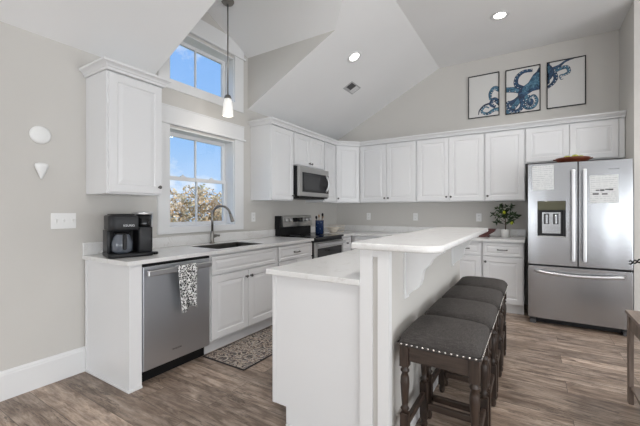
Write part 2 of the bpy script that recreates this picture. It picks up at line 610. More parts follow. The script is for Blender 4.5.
c = M()
S1 = lambda x: ZE + (ZF - ZE) * x / XF
zDX = S1(DX)
def slab(pts, up=.05):
    n_ = len(pts)
    c.mesh(list(pts) + [(p[0], p[1], p[2] + up) for p in pts], [tuple(range(n_)), tuple(range(2 * n_ - 1, n_ - 1, -1))] + [(i, (i + 1) % n_, n_ + (i + 1) % n_, n_ + i) for i in range(n_)])
slab([(0, Y0, ZE), (XF, Y0, ZF), (XF, DY0, ZF), (DX, DY0, zDX), (0, DY0, ZE)])
slab([(DX, DY0, zDX), (XF, DY0, ZF), (XF, DYC, ZF)])
slab([(DX, DY1, zDX), (XF, DY1, ZF), (XF, DYC, ZF)])
slab([(0, DY1, ZE), (DX, DY1, zDX), (XF, DY1, ZF), (XF, YB, ZF), (0, YB, ZE)])
slab([(XF, Y0, ZF), (X1, Y0, ZF), (X1, YB, ZF), (XF, YB, ZF)])
struct(c.build('ceiling', 'ceil'))
c = M()
slab([(0, DY0, zDX), (DX, DY0, zDX), (XF, DYC, ZF), (0, DYC, ZF)])
slab([(0, DY1, zDX), (DX, DY1, zDX), (XF, DYC, ZF), (0, DYC, ZF)])
struct(c.build('ceiling_dormer', 'ceil'))
for y, dy in ((DY0 + .002, -.04), (DY1 - .002, .04)):
    c = M(); c.prism([(0, ZE + .0025), (DX - .004, zDX), (0, zDX)], 1, y, y + dy)
    struct(c.build('wall_dormer', 'wall'))

# baseboards
b = M()
b.box(0, .016, Y0, -.004, 0, .165)
b.prism([(0, .165), (.016, .165), (.013, .172), (.013, .18), (.007, .192), (0, .195)], 1, Y0, -.004)
struct(b.build('baseboard_left', 'trim'))
b = M()
b.box(XR + .001, X1, YS - .016, YS, 0, .165)
b.prism([(YS, .165), (YS - .016, .165), (YS - .012, .18), (YS - .006, .192), (YS, .195)], 0, XR + .001, X1)
struct(b.build('baseboard_alcove', 'trim'))

# ------------------------------------------------------------------ windows
def window(name, z0, z1, double, frieze_top, bot):
    root = bpy.data.objects.new(name, None)
    COL.objects.link(root)
    root.location = (0, WY0, bot)
    struct(root)
    oy, oz = WY0, bot
    Wd = WY1 - WY0
    z0 -= oz; z1 -= oz
    j = M()      # jamb lining
    j.box(T, .0, 0, .012, z0, z1); j.box(T, .0, Wd - .012, Wd, z0, z1)
    j.box(T, .0, .012, Wd - .012, z1 - .012, z1); j.box(T, .0, .012, Wd - .012, z0, z0 + .012)
    j.build('jamb', 'trim', root)
    cs = M()     # flat casing boards
    cs.box(0, .020, -.115, .005, 0, z1 + .02); cs.box(0, .020, Wd - .005, Wd + .135, 0, z1 + .02)
    cs.box(0, .020, .005, Wd - .005, 0, z0 + .004)
    cs.build('casing', 'trim', root)
    hd = M()
    hd.box(0, .042, -.135, Wd + .158, z1 + .02, z1 + .042, .006)
    if double:
        hd.box(0, .024, -.115, Wd + .14, z1 + .042, frieze_top - oz - .012)
        hd.box(0, .030, -.118, Wd + .143, frieze_top - oz - .012, frieze_top - oz)
    else:
        k = (ZF - DZ) / (DY1 - DYC)
        top = frieze_top - oz
        zz = lambda y: (ZF - abs(y + oy - DYC) * k) - oz - .004
        a = Wd + .14
        ya = DYC + (ZF - .004 - frieze_top) / k - oy
        yb = DYC - (ZF - .004 - frieze_top) / k - oy
        hd.prism([(-.10, z1 + .042), (a, z1 + .042), (a, zz(a)), (ya, top), (yb, top), (-.10, zz(-.10))], 0, 0, .024)
    hd.build('header', 'trim', root)
    fr = M()
    g0, g1 = .055, Wd - .055
    x0, x1 = -.170, -.140
    rails = []
    if double:
        zm = (1.602 - oz)
        parts = [(z0 + .012, zm + .018, x0 + .02, x1 + .02), (zm - .018, z1 - .012, x0, x1)]
    else:
        parts = [(z0 + .012, z1 - .012, x0, x1)]
    for q0, q1, xa, xb in parts:
        sa = M()
        sa.box(xa, xb, .014, g0, q0, q1); sa.box(xa, xb, g1, Wd - .014, q0, q1)
        sa.box(xa, xb, g0, g1, q0, q0 + .038); sa.box(xa, xb, g0, g1, q1 - .038, q1)
        so = sa.build('sash', 'trim', root)
        mu = M(); mu.box(xa + .004, xb - .004, Wd / 2 - .008, Wd / 2 + .008, q0 + .038, q1 - .038)
        mu.build('muntin', 'trim', so)
        gl = M(); gl.box((xa + xb) / 2 - .002, (xa + xb) / 2 + .002, g0, Wd / 2 - .008, q0 + .038, q1 - .038)
        gl.box((xa + xb) / 2 - .002, (xa + xb) / 2 + .002, Wd / 2 + .008, g1, q0 + .038, q1 - .038)
        gl.build('pane', 'glass', so)
        if double and xa == x0 + .02:
            for yy in (Wd * .3, Wd * .74):
                lk = M(); lk.box(xa + .004, xb - .002, yy - .03, yy + .03, q1, q1 + .012, .004); lk.ball(((xa + xb) / 2, yy, q1 + .014), .012)
                lk.build('sash_lock', 'trim', so)
    return root
window('window_1', A0, A1, True, 2.287, 1.040)
window('window_2', B0, B1, False, 3.292, 2.455)

# ------------------------------------------------------------------ outdoors
g = M(); g.box(-60, -.6, -30, 60, -3.2, -3.0)
struct(g.build('ground', 'grass'))
def tree(loc, lobes, h, label, nleaf, seed):
    rnd = random.Random(seed)
    root = thing('tree', label, 'tree', loc, 0)
    tr = M()
    tr.tube([(0, 0, 0), (.05, .02, h * .45), (-.03, .06, h * .8)], .16, 10, .07)
    for lx, ly, lz, lr in lobes:
        tr.tube([(0, 0, h * .4), (lx * .5, ly * .5, (h * .45 + lz) / 2), (lx, ly, lz)], .06, 6, .02)
    tr.build('trunk', 'bark', root)
    fo = M()
    for _ in range(nleaf):
        lx, ly, lz, lr = rnd.choice(lobes)
        d = Vector((rnd.gauss(0, 1), rnd.gauss(0, 1), rnd.gauss(0, 1))).normalized() * lr * rnd.random() ** .4
        p = Vector((lx, ly, lz)) + d
        a = Vector((rnd.gauss(0, 1), rnd.gauss(0, 1), rnd.gauss(0, 1))).normalized()
        b = a.cross(Vector((rnd.gauss(0, 1), rnd.gauss(0, 1), rnd.gauss(0, 1)))).normalized()
        s = rnd.uniform(.045, .10)
        fo.face([p - a * s, p + b * s * .5, p + a * s, p - b * s * .5])
    fo.build('foliage', 'treeleaf', root)
    return root
tree((-9.2, 8.3, -3.0), [(0, 0, 4.45, 1.0), (1.0, .9, 4.3, .9), (-.9, -.8, 4.3, .95), (.4, 1.4, 3.6, 1.0), (-.6, -1.7, 3.9, .95), (.1, .3, 3.2, 1.2), (1.1, 1.8, 3.4, .9), (-1.5, -2.3, 3.4, .9)], 4.4, 'tan and green leafy tree outside, seen through the lower window', 11500, 3)

# ------------------------------------------------------------------ cabinetry helpers (local frame: x right, front towards -y, wall at y = 0)
DOOR = [(0, .003), (.003, 0), (.058, 0), (.064, .007), (.070, .007), (.098, .0015)]
DRAW = [(0, .003), (.003, 0), (.030, 0), (.035, .006), (.040, .006), (.058, .0015)]
def add_door(parent, x0, x1, z0, z1, y, name='door', rings=DOOR):
    m = M(); m.panel(x0, x1, z0, z1, y, rings, .020)
    return m.build(name, 'cab', parent)
def add_knob(parent, x, z, y):
    k = M(); k.lathe([(.008, 0), (.006, .004), (.005, .012), (.013, .018), (.015, .023), (.012, .028), (.004, .030)], (x, y, z), (0, -1, 0), 14)
    return k.build('knob', 'bronze', parent)
def add_pull(parent, x, z, y, w=.10):
    k = M()
    k.tube([(x - w / 2, y, z), (x - w / 2, y - .022, z), (x - w * .3, y - .028, z), (x + w * .3, y - .028, z), (x + w / 2, y - .022, z), (x + w / 2, y, z)], .0055, 8)
    k.lathe([(.009, 0), (.007, .004)], (x - w / 2, y, z), (0, -1, 0), 10)
    k.lathe([(.009, 0), (.007, .004)], (x + w / 2, y, z), (0, -1, 0), 10)
    return k.build('pull', 'bronze', parent)
def upper(label, loc, rot, w, z0, z1, doors, knob_h=.075, depth=.315, rail=.012):
    """doors: list of (x0, x1, knob side or None)"""
    r = thing('wall_cabinet', label, 'cabinet', (loc[0], loc[1], z0), rot, 'white wall cabinets')
    h = z1 - z0
    m = M(); m.box(.001, w - .001, -depth, 0, 0, h)
    m.build('carcass', 'cab', r)
    for x0, x1, k in doors:
        d = add_door(r, x0, x1, rail, h - rail, -depth - .021)
        if k:
            add_knob(d, x0 + .028 if k == 'L' else x1 - .028, rail + knob_h - .02, -depth - .021)
    return r
def base(label, loc, rot, w, units, depth=.61, drawers=None, zt=.883):
    r = thing('base_cabinet', label, 'cabinet', (loc[0], loc[1], 0), rot, 'white base cabinets')
    m = M()
    m.box(.001, .019, -depth, -.002, .115, zt); m.box(w - .019, w - .001, -depth, -.002, .115, zt)
    m.box(.019, w - .019, -depth, -.002, .115, .133); m.box(.019, w - .019, -.012, -.002, .133, zt)
    m.box(.019, w - .019, -depth, -depth + .019, .686, .700); m.box(.019, w - .019, -depth, -depth + .019, .862, zt); m.box(.019, w - .019, -depth + .003, -depth + .019, .133, .686)
    m.box(.019, w - .019, -depth + .003, -depth + .019, .700, .862)
    m.build('carcass', 'cab', r)
    m = M(); m.box(.001, w - .001, -depth + .055, -depth + .075, .001, .1145)
    m.build('toe_kick', 'cab', r)
    for x0, x1, pull in (drawers or []):
        d = add_door(r, x0, x1, .700, .862, -depth - .021, 'drawer_front', DRAW)
        if pull:
            add_pull(d, (x0 + x1) / 2, .781, -depth - .021, min(.10, (x1 - x0) * .5))
    for x0, x1, k in units:
        d = add_door(r, x0, x1, .128, .686, -depth - .021)
        if k:
            add_knob(d, x0 + .03 if k == 'L' else x1 - .03, .628, -depth - .021)
    return r

R90 = PI / 2
ZB, ZT = 1.394, 2.312
g = .004
# --- left wall run, uppers
c = upper('white single-door wall cabinet at the left end, above the coffee maker', (.002, .003), R90, .445, ZB, ZT, [(.012, .433, 'R')])
cm = M()
def crown_profile():
    return [(0, 0), (.012, 0), (.014, .018), (.020, .021), (.026, .033), (.040, .044), (.048, .047), (.050, .050), (.050, .064), (0, .064)]
def crown(m, path, z0, closed_in=None):
    """sweep the crown profile along path points (x,y); outward is to the right of travel"""
    prof = crown_profile()
    n_ = len(path)
    rings = []
    for i, p in enumerate(path):
        p = Vector(p)
        if 0 < i < n_ - 1:
            d0 = (p - Vector(path[i - 1])).normalized(); d1 = (Vector(path[i + 1]) - p).normalized()
        elif i == 0:
            d0 = d1 = (Vector(path[1]) - p).normalized()
        else:
            d0 = d1 = (p - Vector(path[i - 1])).normalized()
        n0 = Vector((d0.y, -d0.x)); n1 = Vector((d1.y, -d1.x))
        mt = (n0 + n1).normalized()
        mt = mt / mt.dot(n0)
        rings.append([m.bm.verts.new((p.x + mt.x * o, p.y + mt.y * o, z0 + h)) for o, h in prof])
    k = len(prof)
    for a, b in zip(rings, rings[1:]):
        for i in range(k):
            j = (i + 1) % k
            m.bm.faces.new((a[i], a[j], b[j], b[i]))
    m.bm.faces.new(rings[0]); m.bm.faces.new(rings[-1][::-1])
# crown of the single cabinet, in its local frame
crown(cm, [(0, -.001), (0, -.336), (.445, -.336), (.445, -.001)], ZT - ZB + .0005)
bmx = cm.bm
cm.box(.0, .445, -.336, 0, ZT - ZB + .0005, ZT - ZB + .055)
# the profile must face outwards: mirror path direction if needed
cm.build('crown_molding', 'cab', c)

upper('white single-door wall cabinet between the window and the microwave', (.002, 1.8554), R90, 2.318 - 1.8554, ZB, ZT, [(.012, .450, 'R')])
upper('white short two-door wall cabinet directly above the microwave', (.002, 2.318), R90, .765, 1.872, ZT, [(.012, .380, 'R'), (.385, .753, 'L')], .06)
yd = YB - .6144
upper('narrow white wall cabinet right of the microwave, before the corner', (.002, 3.083), R90, yd - 3.083 - .001, ZB, ZT, [(.030, yd - 3.083 - .03, None)])
# diagonal corner cabinet
r = thing('corner_wall_cabinet', 'white diagonal wall cabinet across the back left corner', 'cabinet', (.002, YB - .002, ZB), 0, 'white wall cabinets')
m = M()
q = .612
m.prism([(0, 0), (0, -q), (.315, -q), (q, -.315), (q, 0)], 2, 0, ZT - ZB)
m.build('carcass', 'cab', r)
dw = math.hypot(q - .315, q - .315)
dr = M(); dr.panel(.016, dw - .016, .012, ZT - ZB - .012, -.021, DOOR, .020)
d = dr.build('door', 'cab', r, (.315, -q, 0)); d.rotation_euler = (0, 0, PI / 4)
add_knob(d, .044, .067, -.021)
# back wall uppers
XC = .6165
for x0, x1, lab, spec in (
    (XC, 1.545, 'white two-door wall cabinet next to the diagonal corner cabinet', 2),
    (1.545, 2.458, 'white two-door wall cabinet in the middle of the back wall', 2),
    (2.458, 2.923, 'white single-door wall cabinet above the potted lemon tree', 1)):
    wd = x1 - x0
    if spec == 2:
        dd = [(.010, wd / 2 - .002, 'R'), (wd / 2 + .002, wd - .010, 'L')]
    else:
        dd = [(.010, wd - .010, 'L')]
    upper(lab, (x0, YB - .002), 0, wd, ZB, ZT, dd)
wd = XR - .002 - 2.923
r = upper('white two-door wall cabinet above the refrigerator', (2.923, YB - .002), 0, wd, 1.862, ZT, [(.010, .452, 'R'), (.457, .900, None)], .05)
m = M(); m.box(.908, wd - .008, -.328, -.3151, .0, ZT - 1.862)
m.build('filler_strip', 'cab', r)
# the crown that runs along all of them
cm = M()
xf = .002 + .336
crown(cm, [(.002, 1.8554), (xf, 1.8554), (xf, yd - .009), (q + .002 + .009, YB - .002 - .336), (XR - .003, YB - .002 - .336)], ZT + .001)
cm.box(.002, xf, 1.8554, 3.6, ZT + .001, ZT + .05)
cm.box(.002, XR - .003, YB - .338, YB - .002, ZT + .001, ZT + .05)
o = cm.build('trim_1', 'cab')
struct(o)

# --- left wall run, base units
r = thing('cabinet_end_panel', 'white end panel of the counter run, left of the dishwasher', 'panel', (.0175, 0, 0), R90)
m = M(); m.box(0, .0885, -.6165, 0, .001, .883); m.build('panel', 'cab', r)
m = M(); m.box(-.012, -.0005, -.6165, -.0, .001, .020, .004); m.box(-.012, .0885, -.6285, -.617, .001, .020, .004); m.box(-.008, -.0005, -.012, -.0, .0205, .883)
m.build('shoe_molding', 'trim', r)

# dishwasher
r = thing('dishwasher', 'stainless steel dishwasher under the counter, a towel over its handle', 'dishwasher', (.002, .0911, 0), R90)
wd = .603
m = M(); m.box(.004, wd - .004, -.575, -.02, .10, .872); m.build('body', 'darkgrey', r)
m = M(); m.box(.006, wd - .006, -.56, -.545, .001, .099); m.build('toe_kick', 'black', r)
dr = M(); dr.box(.005, wd - .005, -.634, -.580, .105, .858, .004); d = dr.build('door', 'steel_dark', r)
m = M(); m.box(.005, wd - .005, -.628, -.580, .8585, .874); m.build('control_strip', 'black', r)
m = M()
zc = .812
m.tube([(.05, -.634, zc), (.05, -.672, zc)], .010, 8); m.tube([(wd - .05, -.634, zc), (wd - .05, -.672, zc)], .010, 8)
m.box(.018, wd - .022, -.684, -.664, zc - .021, zc + .021, .006)
m.build('handle', 'handle', d)
text_part('FRIGIDAIRE', .016, 'logo', 'darkink', d, Matrix.Translation((.28, -.6345, .19)) @ STAND)

base('white sink base cabinet with two doors, under the sink', (.002, .6965), R90, 1.6295 - .6965, [(.022, .464, 'R'), (.469, .913, 'L')], drawers=[(.022, .913, False)])
base('white base cabinet with a drawer, left of the range', (.002, 1.6305), R90, 2.3155 - 1.6305, [(.012, .340, 'R'), (.345, .673, 'L')], drawers=[(.012, .673, True)])
r0_ = r = base('narrow white base cabinet with a small drawer, right of the range', (.002, 3.086), R90, .350, [(.03, .30, 'L')])
d = add_door(r, .03, .30, .700, .862, -.631, 'drawer_front', DRAW); add_knob(d, .165, .781, -.631)
# back wall base run
rc = base('white base cabinet in the corner behind the raised bar', (.655, YB - .002), 0, 1.0, [(.012, .49, 'R'), (.495, .97, 'L')], depth=.605, drawers=[(.012, .97, True)])
m = M(); m.box(-.042, -.0005, -.605, -.59, .115, .883); m.build('filler_strip', 'cab', rc)
base('white base cabinet behind the raised bar, in the back run', (1.657, YB - .002), 0, .40, [(.012, .385, 'R')], depth=.605, drawers=[(.012, .385, True)])
base('white base cabinet partly hidden by the bar support, left of the lemon tree cabinet', (2.059, YB - .002), 0, .398, [(.012, .386, 'L')], depth=.605, drawers=[(.012, .386, True)])
base('white base cabinet with a drawer, next to the refrigerator', (2.459, YB - .002), 0, .457, [(.012, .445, 'L')], depth=.605, drawers=[(.012, .445, True)])

# ------------------------------------------------------------------ worktops
ZC0, ZC = .884, .914
SX0, SX1, SY0, SY1 = .135, .565, .85, 1.49      # sink cut-out
r = thing('countertop', 'white quartz countertop with the sink, along the window wall', 'countertop', (0, 0, ZC0), 0, 'white quartz worktops')
m = M()
ya, yb = -.022, 2.3165
m.box(.002, SX0, ya, yb, 0, .03)
m.box(SX1, .652, ya, yb, 0, .03)
m.box(SX0, SX1, ya, SY0, 0, .03)
m.box(SX0, SX1, SY1, yb, 0, .03)
m.build('slab', 'quartz', r)
m = M(); m.box(.002, .021, ya, yb, .0305, .128, .002); m.build('backsplash', 'quartz', r)
r = thing('countertop', 'white quartz countertop from the range round the corner to the refrigerator', 'countertop', (0, YB, ZC0), 0, 'white quartz worktops')
m = M()
m.prism([(.002, -.002), (.002, 3.0845 - YB), (.652, 3.0845 - YB), (.652, -.652), (2.925, -.652), (2.925, -.002)], 2, 0, .03)
m.build('slab', 'quartz', r)
m = M(); m.box(.022, 2.925, -.021, -.002, .0305, .128, .002); m.box(.002, .021, 3.0845 - YB, -.002, .0305, .128, .002); m.build('backsplash', 'quartz', r)

# sink and faucet
r = thing('sink', 'stainless steel sink set into the counter below the window', 'sink', (0, 0, .69), 0)
m = M()
x0, x1, y0, y1 = SX0 + .005, SX1 - .005, SY0 + .005, SY1 - .005
t_ = .003
m.box(x0, x1, y0, y1, 0, t_); m.box(x0 - t_, x0, y0, y1, 0, .219); m.box(x1, x1 + t_, y0, y1, 0, .219)
m.box(x0, x1, y0 - t_, y0, 0, .219); m.box(x0, x1, y1, y1 + t_, 0, .219)
m.build('basin', 'sinksteel', r)
m = M(); m.lathe([(.045, 0), (.045, .003), (.03, .004), (.028, .001)], ((SX0 + SX1) / 2, (SY0 + SY1) / 2, t_ + .0005)); m.build('drain', 'nickel', r)

r = thing('kitchen_faucet', 'brushed nickel gooseneck faucet behind the sink', 'faucet', (.085, 1.185, ZC + .0005), 0)
m = M(); m.lathe([(.028, 0), (.028, .008), (.020, .014), (.018, .05), (.020, .10), (.0165, .13)], seg=18); m.build('base', 'nickel', r)
m = M()
pts = [(0, 0, .12), (0, 0, .26)]
for k in range(1, 13):
    a = PI * k / 12 * .93
    pts.append((.10 - .10 * math.cos(a), (.10 - .10 * math.cos(a)) * .35, .295 + .105 * math.sin(a)))
m.tube(pts, .0125, 12); m.build('spout', 'nickel', r)
e_ = Vector(pts[-1]); dv = (e_ - Vector(pts[-2])).normalized()
m = M(); m.lathe([(.013, 0), (.016, .02), (.020, .075), (.021, .085), (.015, .088)], e_ + dv * .001, dv, 14); m.build('spray_head', 'nickel', r)
m = M()
m.tube([(0, .014, .075), (0, .046, .080)], .019, 12)
m.tube([(0, .045, .080), (.004, .062, .083), (.012, .088, .080)], .009, 8, .013)
m.build('lever', 'nickel', r)

# ------------------------------------------------------------------ range
r = thing('range', 'stainless and black electric range between the base cabinets', 'stove', (.004, 2.3195, 0), R90)
wd = .762
m = M(); m.box(.002, wd - .002, -.635, -.03, .06, .896); m.build('body', 'black', r)
m = M(); m.box(-.0005, wd - .0, -.668, -.028, .897, .922, .004); ct = m.build('cooktop', 'blackglass', r)
for bx, by, br_ in ((.20, -.48, .10), (.56, -.48, .085), (.20, -.20, .075), (.56, -.20, .10)):
    m = M()
    m.lathe([(br_, 0), (br_, .0006), (br_ - .004, .0007)], (bx, by, .9222), seg=28); m.build('burner_ring', 'darkgrey', ct)
dr = M(); dr.box(.004, wd - .004, -.662, -.637, .27, .858, .004); d = dr.build('oven_door', 'steel_trim', r)
m = M(); m.box(.06, wd - .06, -.6655, -.6622, .36, .775, .002); m.build('oven_window', 'blackglass', d)
m = M(); m.tube([(.06, -.662, .825), (.06, -.705, .825)], .009, 8); m.tube([(wd - .06, -.662, .825), (wd - .06, -.705, .825)], .009, 8)
m.box(.025, wd - .025, -.716, -.698, .808, .842, .006); m.build('handle', 'handle', d)
m = M(); m.box(.004, wd - .004, -.655, -.637, .075, .262, .004); m.build('storage_drawer', 'steel_trim', r)
bgd = M()
bgd.box(.002, wd - .002, -.090, -.004, .9225, 1.192)
bg_ = bgd.build('backguard', 'black', r)
m = M(); m.prism([(-.0905, 1.038), (-.122, 1.043), (-.105, 1.186), (-.0905, 1.190)], 0, .040, wd - .008)
m.build('control_panel', 'steel_trim', bg_)
def on_panel(z):
    return -.122 + (z - 1.043) / .143 * .017
m = M(); zc = 1.135; m.box(.275, .51, on_panel(zc) - .006, on_panel(zc) + .006, zc - .032, zc + .030, .002); m.build('display', 'blackglass', bg_)
for kx in (.105, .195, .60, .69):
    m = M(); m.lathe([(.024, 0), (.023, .012), (.018, .026), (.016, .028)], (kx, on_panel(zc) - .001, zc), (0, -1, .11), 16); m.box(kx - .003, kx + .003, on_panel(zc) - .036, on_panel(zc) - .026, zc - .016, zc + .016)
    m.build('knob', 'handle', bg_)
for kx in (.10, .66):
    for ky in (-.10, -.58):
        m = M(); m.lathe([(.018, .001), (.014, .06)], (kx, ky, 0), seg=10); m.build('foot', 'black', r)

# microwave
r = thing('microwave', 'stainless over-the-range microwave with a black glass door', 'microwave', (.020, 2.3195, 1.432), R90)
wd = .762; h = .424
m = M(); m.box(.001, wd - .001, -.365, .017, .012, h); m.box(.03, wd - .03, -.34, -.02, 0, .012); m.build('body', 'black', r)
dr = M()
dr.box(.001, wd - .001, -.398, -.366, .030, h - .001, .004); d = dr.build('door', 'steel_trim', r)
m = M(); m.box(.075, wd - .006, -.4005, -.3982, .085, h - .075, .001); m.build('door_glass', 'charcoal', d)
m = M(); m.box(.115, .50, -.4025, -.4008, .115, h - .105); m.build('viewing_window', 'greyglass', d)
m = M()
pts = [(.68, -.401, .105)] + [(.68 + .018 * math.sin(PI * k / 10), -.401 - .038 * math.sin(PI * k / 10), .105 + .245 * k / 10) for k in range(1, 10)] + [(.68, -.401, .35)]
m.tube(pts, .015, 10); m.build('handle', 'handle', d)
m = M(); m.box(.02, wd - .02, -.39, -.366, .013, .029); m.build('vent_grille', 'black', r)

# ------------------------------------------------------------------ refrigerator
FX0, FX1, FY = 2.960, 3.853, 3.20
fw = FX1 - FX0
r = thing('refrigerator', 'stainless steel french-door refrigerator in the alcove at the right', 'refrigerator', (FX0, FY, 0), 0)
m = M(); m.box(.004, fw - .004, .085, .83, .05, 1.765); m.build('body', 'darkgrey', r)
xm = .450
def door_slab(name, x0, x1, z0, z1):
    d_ = M()
    n_ = 10
    top = []
    prof = [(x0, .080)]
    for k in range(n_ + 1):
        s = k / n_
        x = x0 + (x1 - x0) * s
        e2 = min(s, 1 - s) * (x1 - x0)
        prof.append((x, .012 * (1 - min(1, e2 / .02)) ** 2 - .0 + .006 * (2 * s - 1) ** 2))
    prof.append((x1, .080))
    d_.prism(prof, 2, z0, z1)
    for f_ in d_.bm.faces:
        f_.smooth = False
    return d_
ZD0, ZD1 = .672, 1.785
# left door with a recess for the dispenser
dx0, dx1, dz0, dz1 = .088, .346, .985, 1.372
dl = M()
dl.box(0, dx0, .0, .08, ZD0, ZD1); dl.box(dx1, xm - .005, .0, .08, ZD0, ZD1)
dl.box(dx0, dx1, .0, .08, ZD0, dz0); dl.box(dx0, dx1, .0, .08, dz1, ZD1); dl.box(dx0, dx1, .062, .08, dz0, dz1)
bmesh.ops.remove_doubles(dl.bm, verts=dl.bm.verts, dist=.0001)
dleft = dl.build('door', 'steel', r)
m = M(); m.box(dx0 + .002, dx1 - .002, .050, .0615, dz0 + .002, dz1 - .002); m.box(dx0 + .002, dx0 + .02, .012, .0498, dz0 + .002, dz1 - .1); m.box(dx1 - .02, dx1 - .002, .012, .0498, dz0 + .002, dz1 - .1)
m.build('dispenser_recess', 'charcoal', dleft)
m = M(); m.box(dx0 + .002, dx1 - .002, .004, .0495, dz1 - .10, dz1 - .002, .003); m.build('dispenser_display', 'olive', dleft)
m = M(); m.box(dx0 + .045, dx1 - .045, .030, .0495, dz0 + .03, dz1 - .125); m.build('dispenser_backplate', 'steel', dleft)
for px in (dx0 + .060, dx0 + .145):
    m = M(); m.box(px, px + .05, .020, .0298, dz1 - .255, dz1 - .14, .003); pd = m.build('paddle', 'darkgrey', dleft)
    m = M(); m.box(px + .016, px + .034, .016, .0199, dz1 - .25, dz1 - .15, .002); m.build('paddle_strip', 'steel', pd)
m = M(); m.box(dx0 - .004, dx1 + .004, -.006, .0495, dz0 - .008, dz0 + .0015, .003); m.build('drip_tray', 'steel_trim', dleft)
dr = M(); dr.box(xm + .005, fw - .006, 0, .08, ZD0, ZD1, .004); dright = dr.build('door', 'steel', r)
m = M(); m.box(xm - .0045, xm + .0045, .015, .082, ZD0, ZD1 - .002); m.box(.01, fw - .016, .015, .082, .653, .671); m.build('gasket', 'black', r)
text_part('FRIGIDAIRE', .0165, 'logo', 'darkink', dright, Matrix.Translation((.742, -.0005, 1.690)) @ STAND)
dr = M(); dr.box(0, fw - .006, 0, .08, .075, .652, .004); dfz = dr.build('freezer_drawer', 'steel', r)
for d_, hx in ((dleft, .405), (dright, .500)):
    m = M()
    m.tube([(hx, 0, 1.66), (hx, -.05, 1.66)], .010, 8); m.tube([(hx, 0, .77), (hx, -.05, .77)], .010, 8)
    m.box(hx - .017, hx + .017, -.066, -.044, .73, 1.70, .007)
    m.build('handle', 'handle', d_)
m = M()
pts = [(.07 + (fw - .14) * k / 14, -.035 - .028 * math.sin(PI * k / 14), .600 - .022 * math.sin(PI * k / 14)) for k in range(15)]
m.tube(pts, .017, 10); m.tube([(.085, 0, .60), (.085, -.045, .598)], .011, 8); m.tube([(fw - .085, 0, .60), (fw - .085, -.045, .598)], .011, 8)
m.build('handle', 'handle', dfz)
m = M(); m.box(.03, fw - .03, .09, .12, .012, .049); m.build('base_grille', 'black', r)
for px in (.015, fw - .075):
    m = M(); m.box(px, px + .06, .03, .10, .001, .048, .004); m.build('foot', 'darkgrey', r)
for px in (.03, fw - .13):
    m = M(); m.box(px, px + .10, .085, .16, 1.7655, 1.79, .004); m.build('hinge_cover', 'darkgrey', r)

def sheet(label, x0, x1, z0, z1, skew=0.0, ragged=False, blots=()):
    m = M()
    m.use('paper')
    pts = []
    rnd = random.Random(4)
    n_ = 14
    for k in range(n_ + 1):
        pts.append((x0 + (x1 - x0) * k / n_ + skew, z0 + (rnd.uniform(-.004, .004) if ragged else 0)))
    if ragged:
        for k in range(1, 10):
            pts.append((x1 + skew * (1 - k / 10) + rnd.uniform(-.003, .002), z0 + (z1 - z0) * k / 10))
    pts.append((x1, z1)); pts.append((x0, z1))
    m.prism([(a - x0, b - z0) for a, b in pts], 1, -.0008, 0)
    m.use('darkink')
    for bx, bz, bw, bh in blots:
        m.box(bx, bx + bw, -.0013, -.0008, bz, bz + bh)
    o_ = m.build('paper_sheet', None, None, (x0, FY - .0006, z0))
    return tag(o_, label, 'paper')
sheet('white printed sheet taped to the left refrigerator door', 2.998, 3.197, 1.492, 1.765, .004)
sheet('white printed notice with dark marks and a ragged bottom edge, on the right refrigerator door', 3.506, 3.735, 1.345, 1.630, .003, True, [(.05, .125, .03, .012), (.085, .122, .035, .018), (.125, .132, .03, .012), (.155, .128, .035, .016), (.025, .085, .05, .016), (.10, .085, .045, .014)])

# tray with fruit on the refrigerator
r = thing('wooden_tray', 'reddish brown round wooden tray on top of the refrigerator', 'tray', (3.385, 3.47, 1.7875), 0)
m = M(); m.lathe([(.09, 0), (.13, .02), (.158, .054), (.163, .070), (.150, .068), (.11, .042), (.02, .036)], seg=30); m.build('bowl', 'traywood', r)
m = M()
m.tube([(.155, 0, .054), (.175, .02, .062), (.178, 0, .062), (.175, -.02, .062), (.155, -.005, .054)], .006, 8)
m.tube([(-.155, 0, .054), (-.175, .02, .062), (-.178, 0, .062), (-.175, -.02, .062), (-.155, -.005, .054)], .006, 8)
m.build('handles', 'traywood', r)
for (dx, dy, rr, lab) in ((-.05, -.02, .034, 'yellow green fruit on the tray, leftmost'), (.02, -.04, .036, 'yellow green fruit at the front middle of the tray'), (.075, -.01, .031, 'yellow green fruit on the tray, rightmost')):
    m = M(); m.ball((0, 0, 0), rr, 1.1, 1, .9)
    tag(m.build('fruit', 'salad', None, (3.385 + dx, 3.47 + dy, 1.8290 + rr * .9)), lab, 'fruit', 'fruit on the wooden tray')

# ------------------------------------------------------------------ island with raised bar
IX0, IX1, IY0, IY1 = 1.672, 2.256, .292, 2.22
r = thing('island_cabinet', 'white kitchen island cabinet with a plain end panel', 'island', (IX0, IY0, 0), 0)
m = M(); m.box(.022, IX1 - IX0 - .001, .022, IY1 - IY0, .115, .883); m.build('carcass', 'cab', r)
m = M(); m.prism([(.105, .001), (IX1 - IX0 - .001, .001), (IX1 - IX0 - .001, .883), (.028, .883), (.028, .115), (.105, .115)], 1, 0, .020); m.build('end_panel', 'cab', r)
m = M(); m.box(0, .0265, -.003, .020, .115, .883, .002); m.build('corner_stile', 'cab', r)
m = M(); m.box(.085, .10, .022, IY1 - IY0, .001, .114); m.build('toe_kick', 'cab', r)
m = M(); m.box(.105, IX1 - IX0 - .001, -.010, -.0005, .001, .020, .003); m.build('shoe_molding', 'trim', r)
yy = .03
for k in range(4):
    y1_ = yy + .465
    d_ = M(); d_.panel(yy, y1_, .128, .870, -.021, DOOR, .020)
    do = d_.build('door', 'cab', r); do.rotation_euler = (0, 0, -PI / 2); do.location = (.0215, IY1 - IY0, 0)
    add_knob(do, yy + .03, .80, -.021)
    yy = y1_ + .004
m = M()
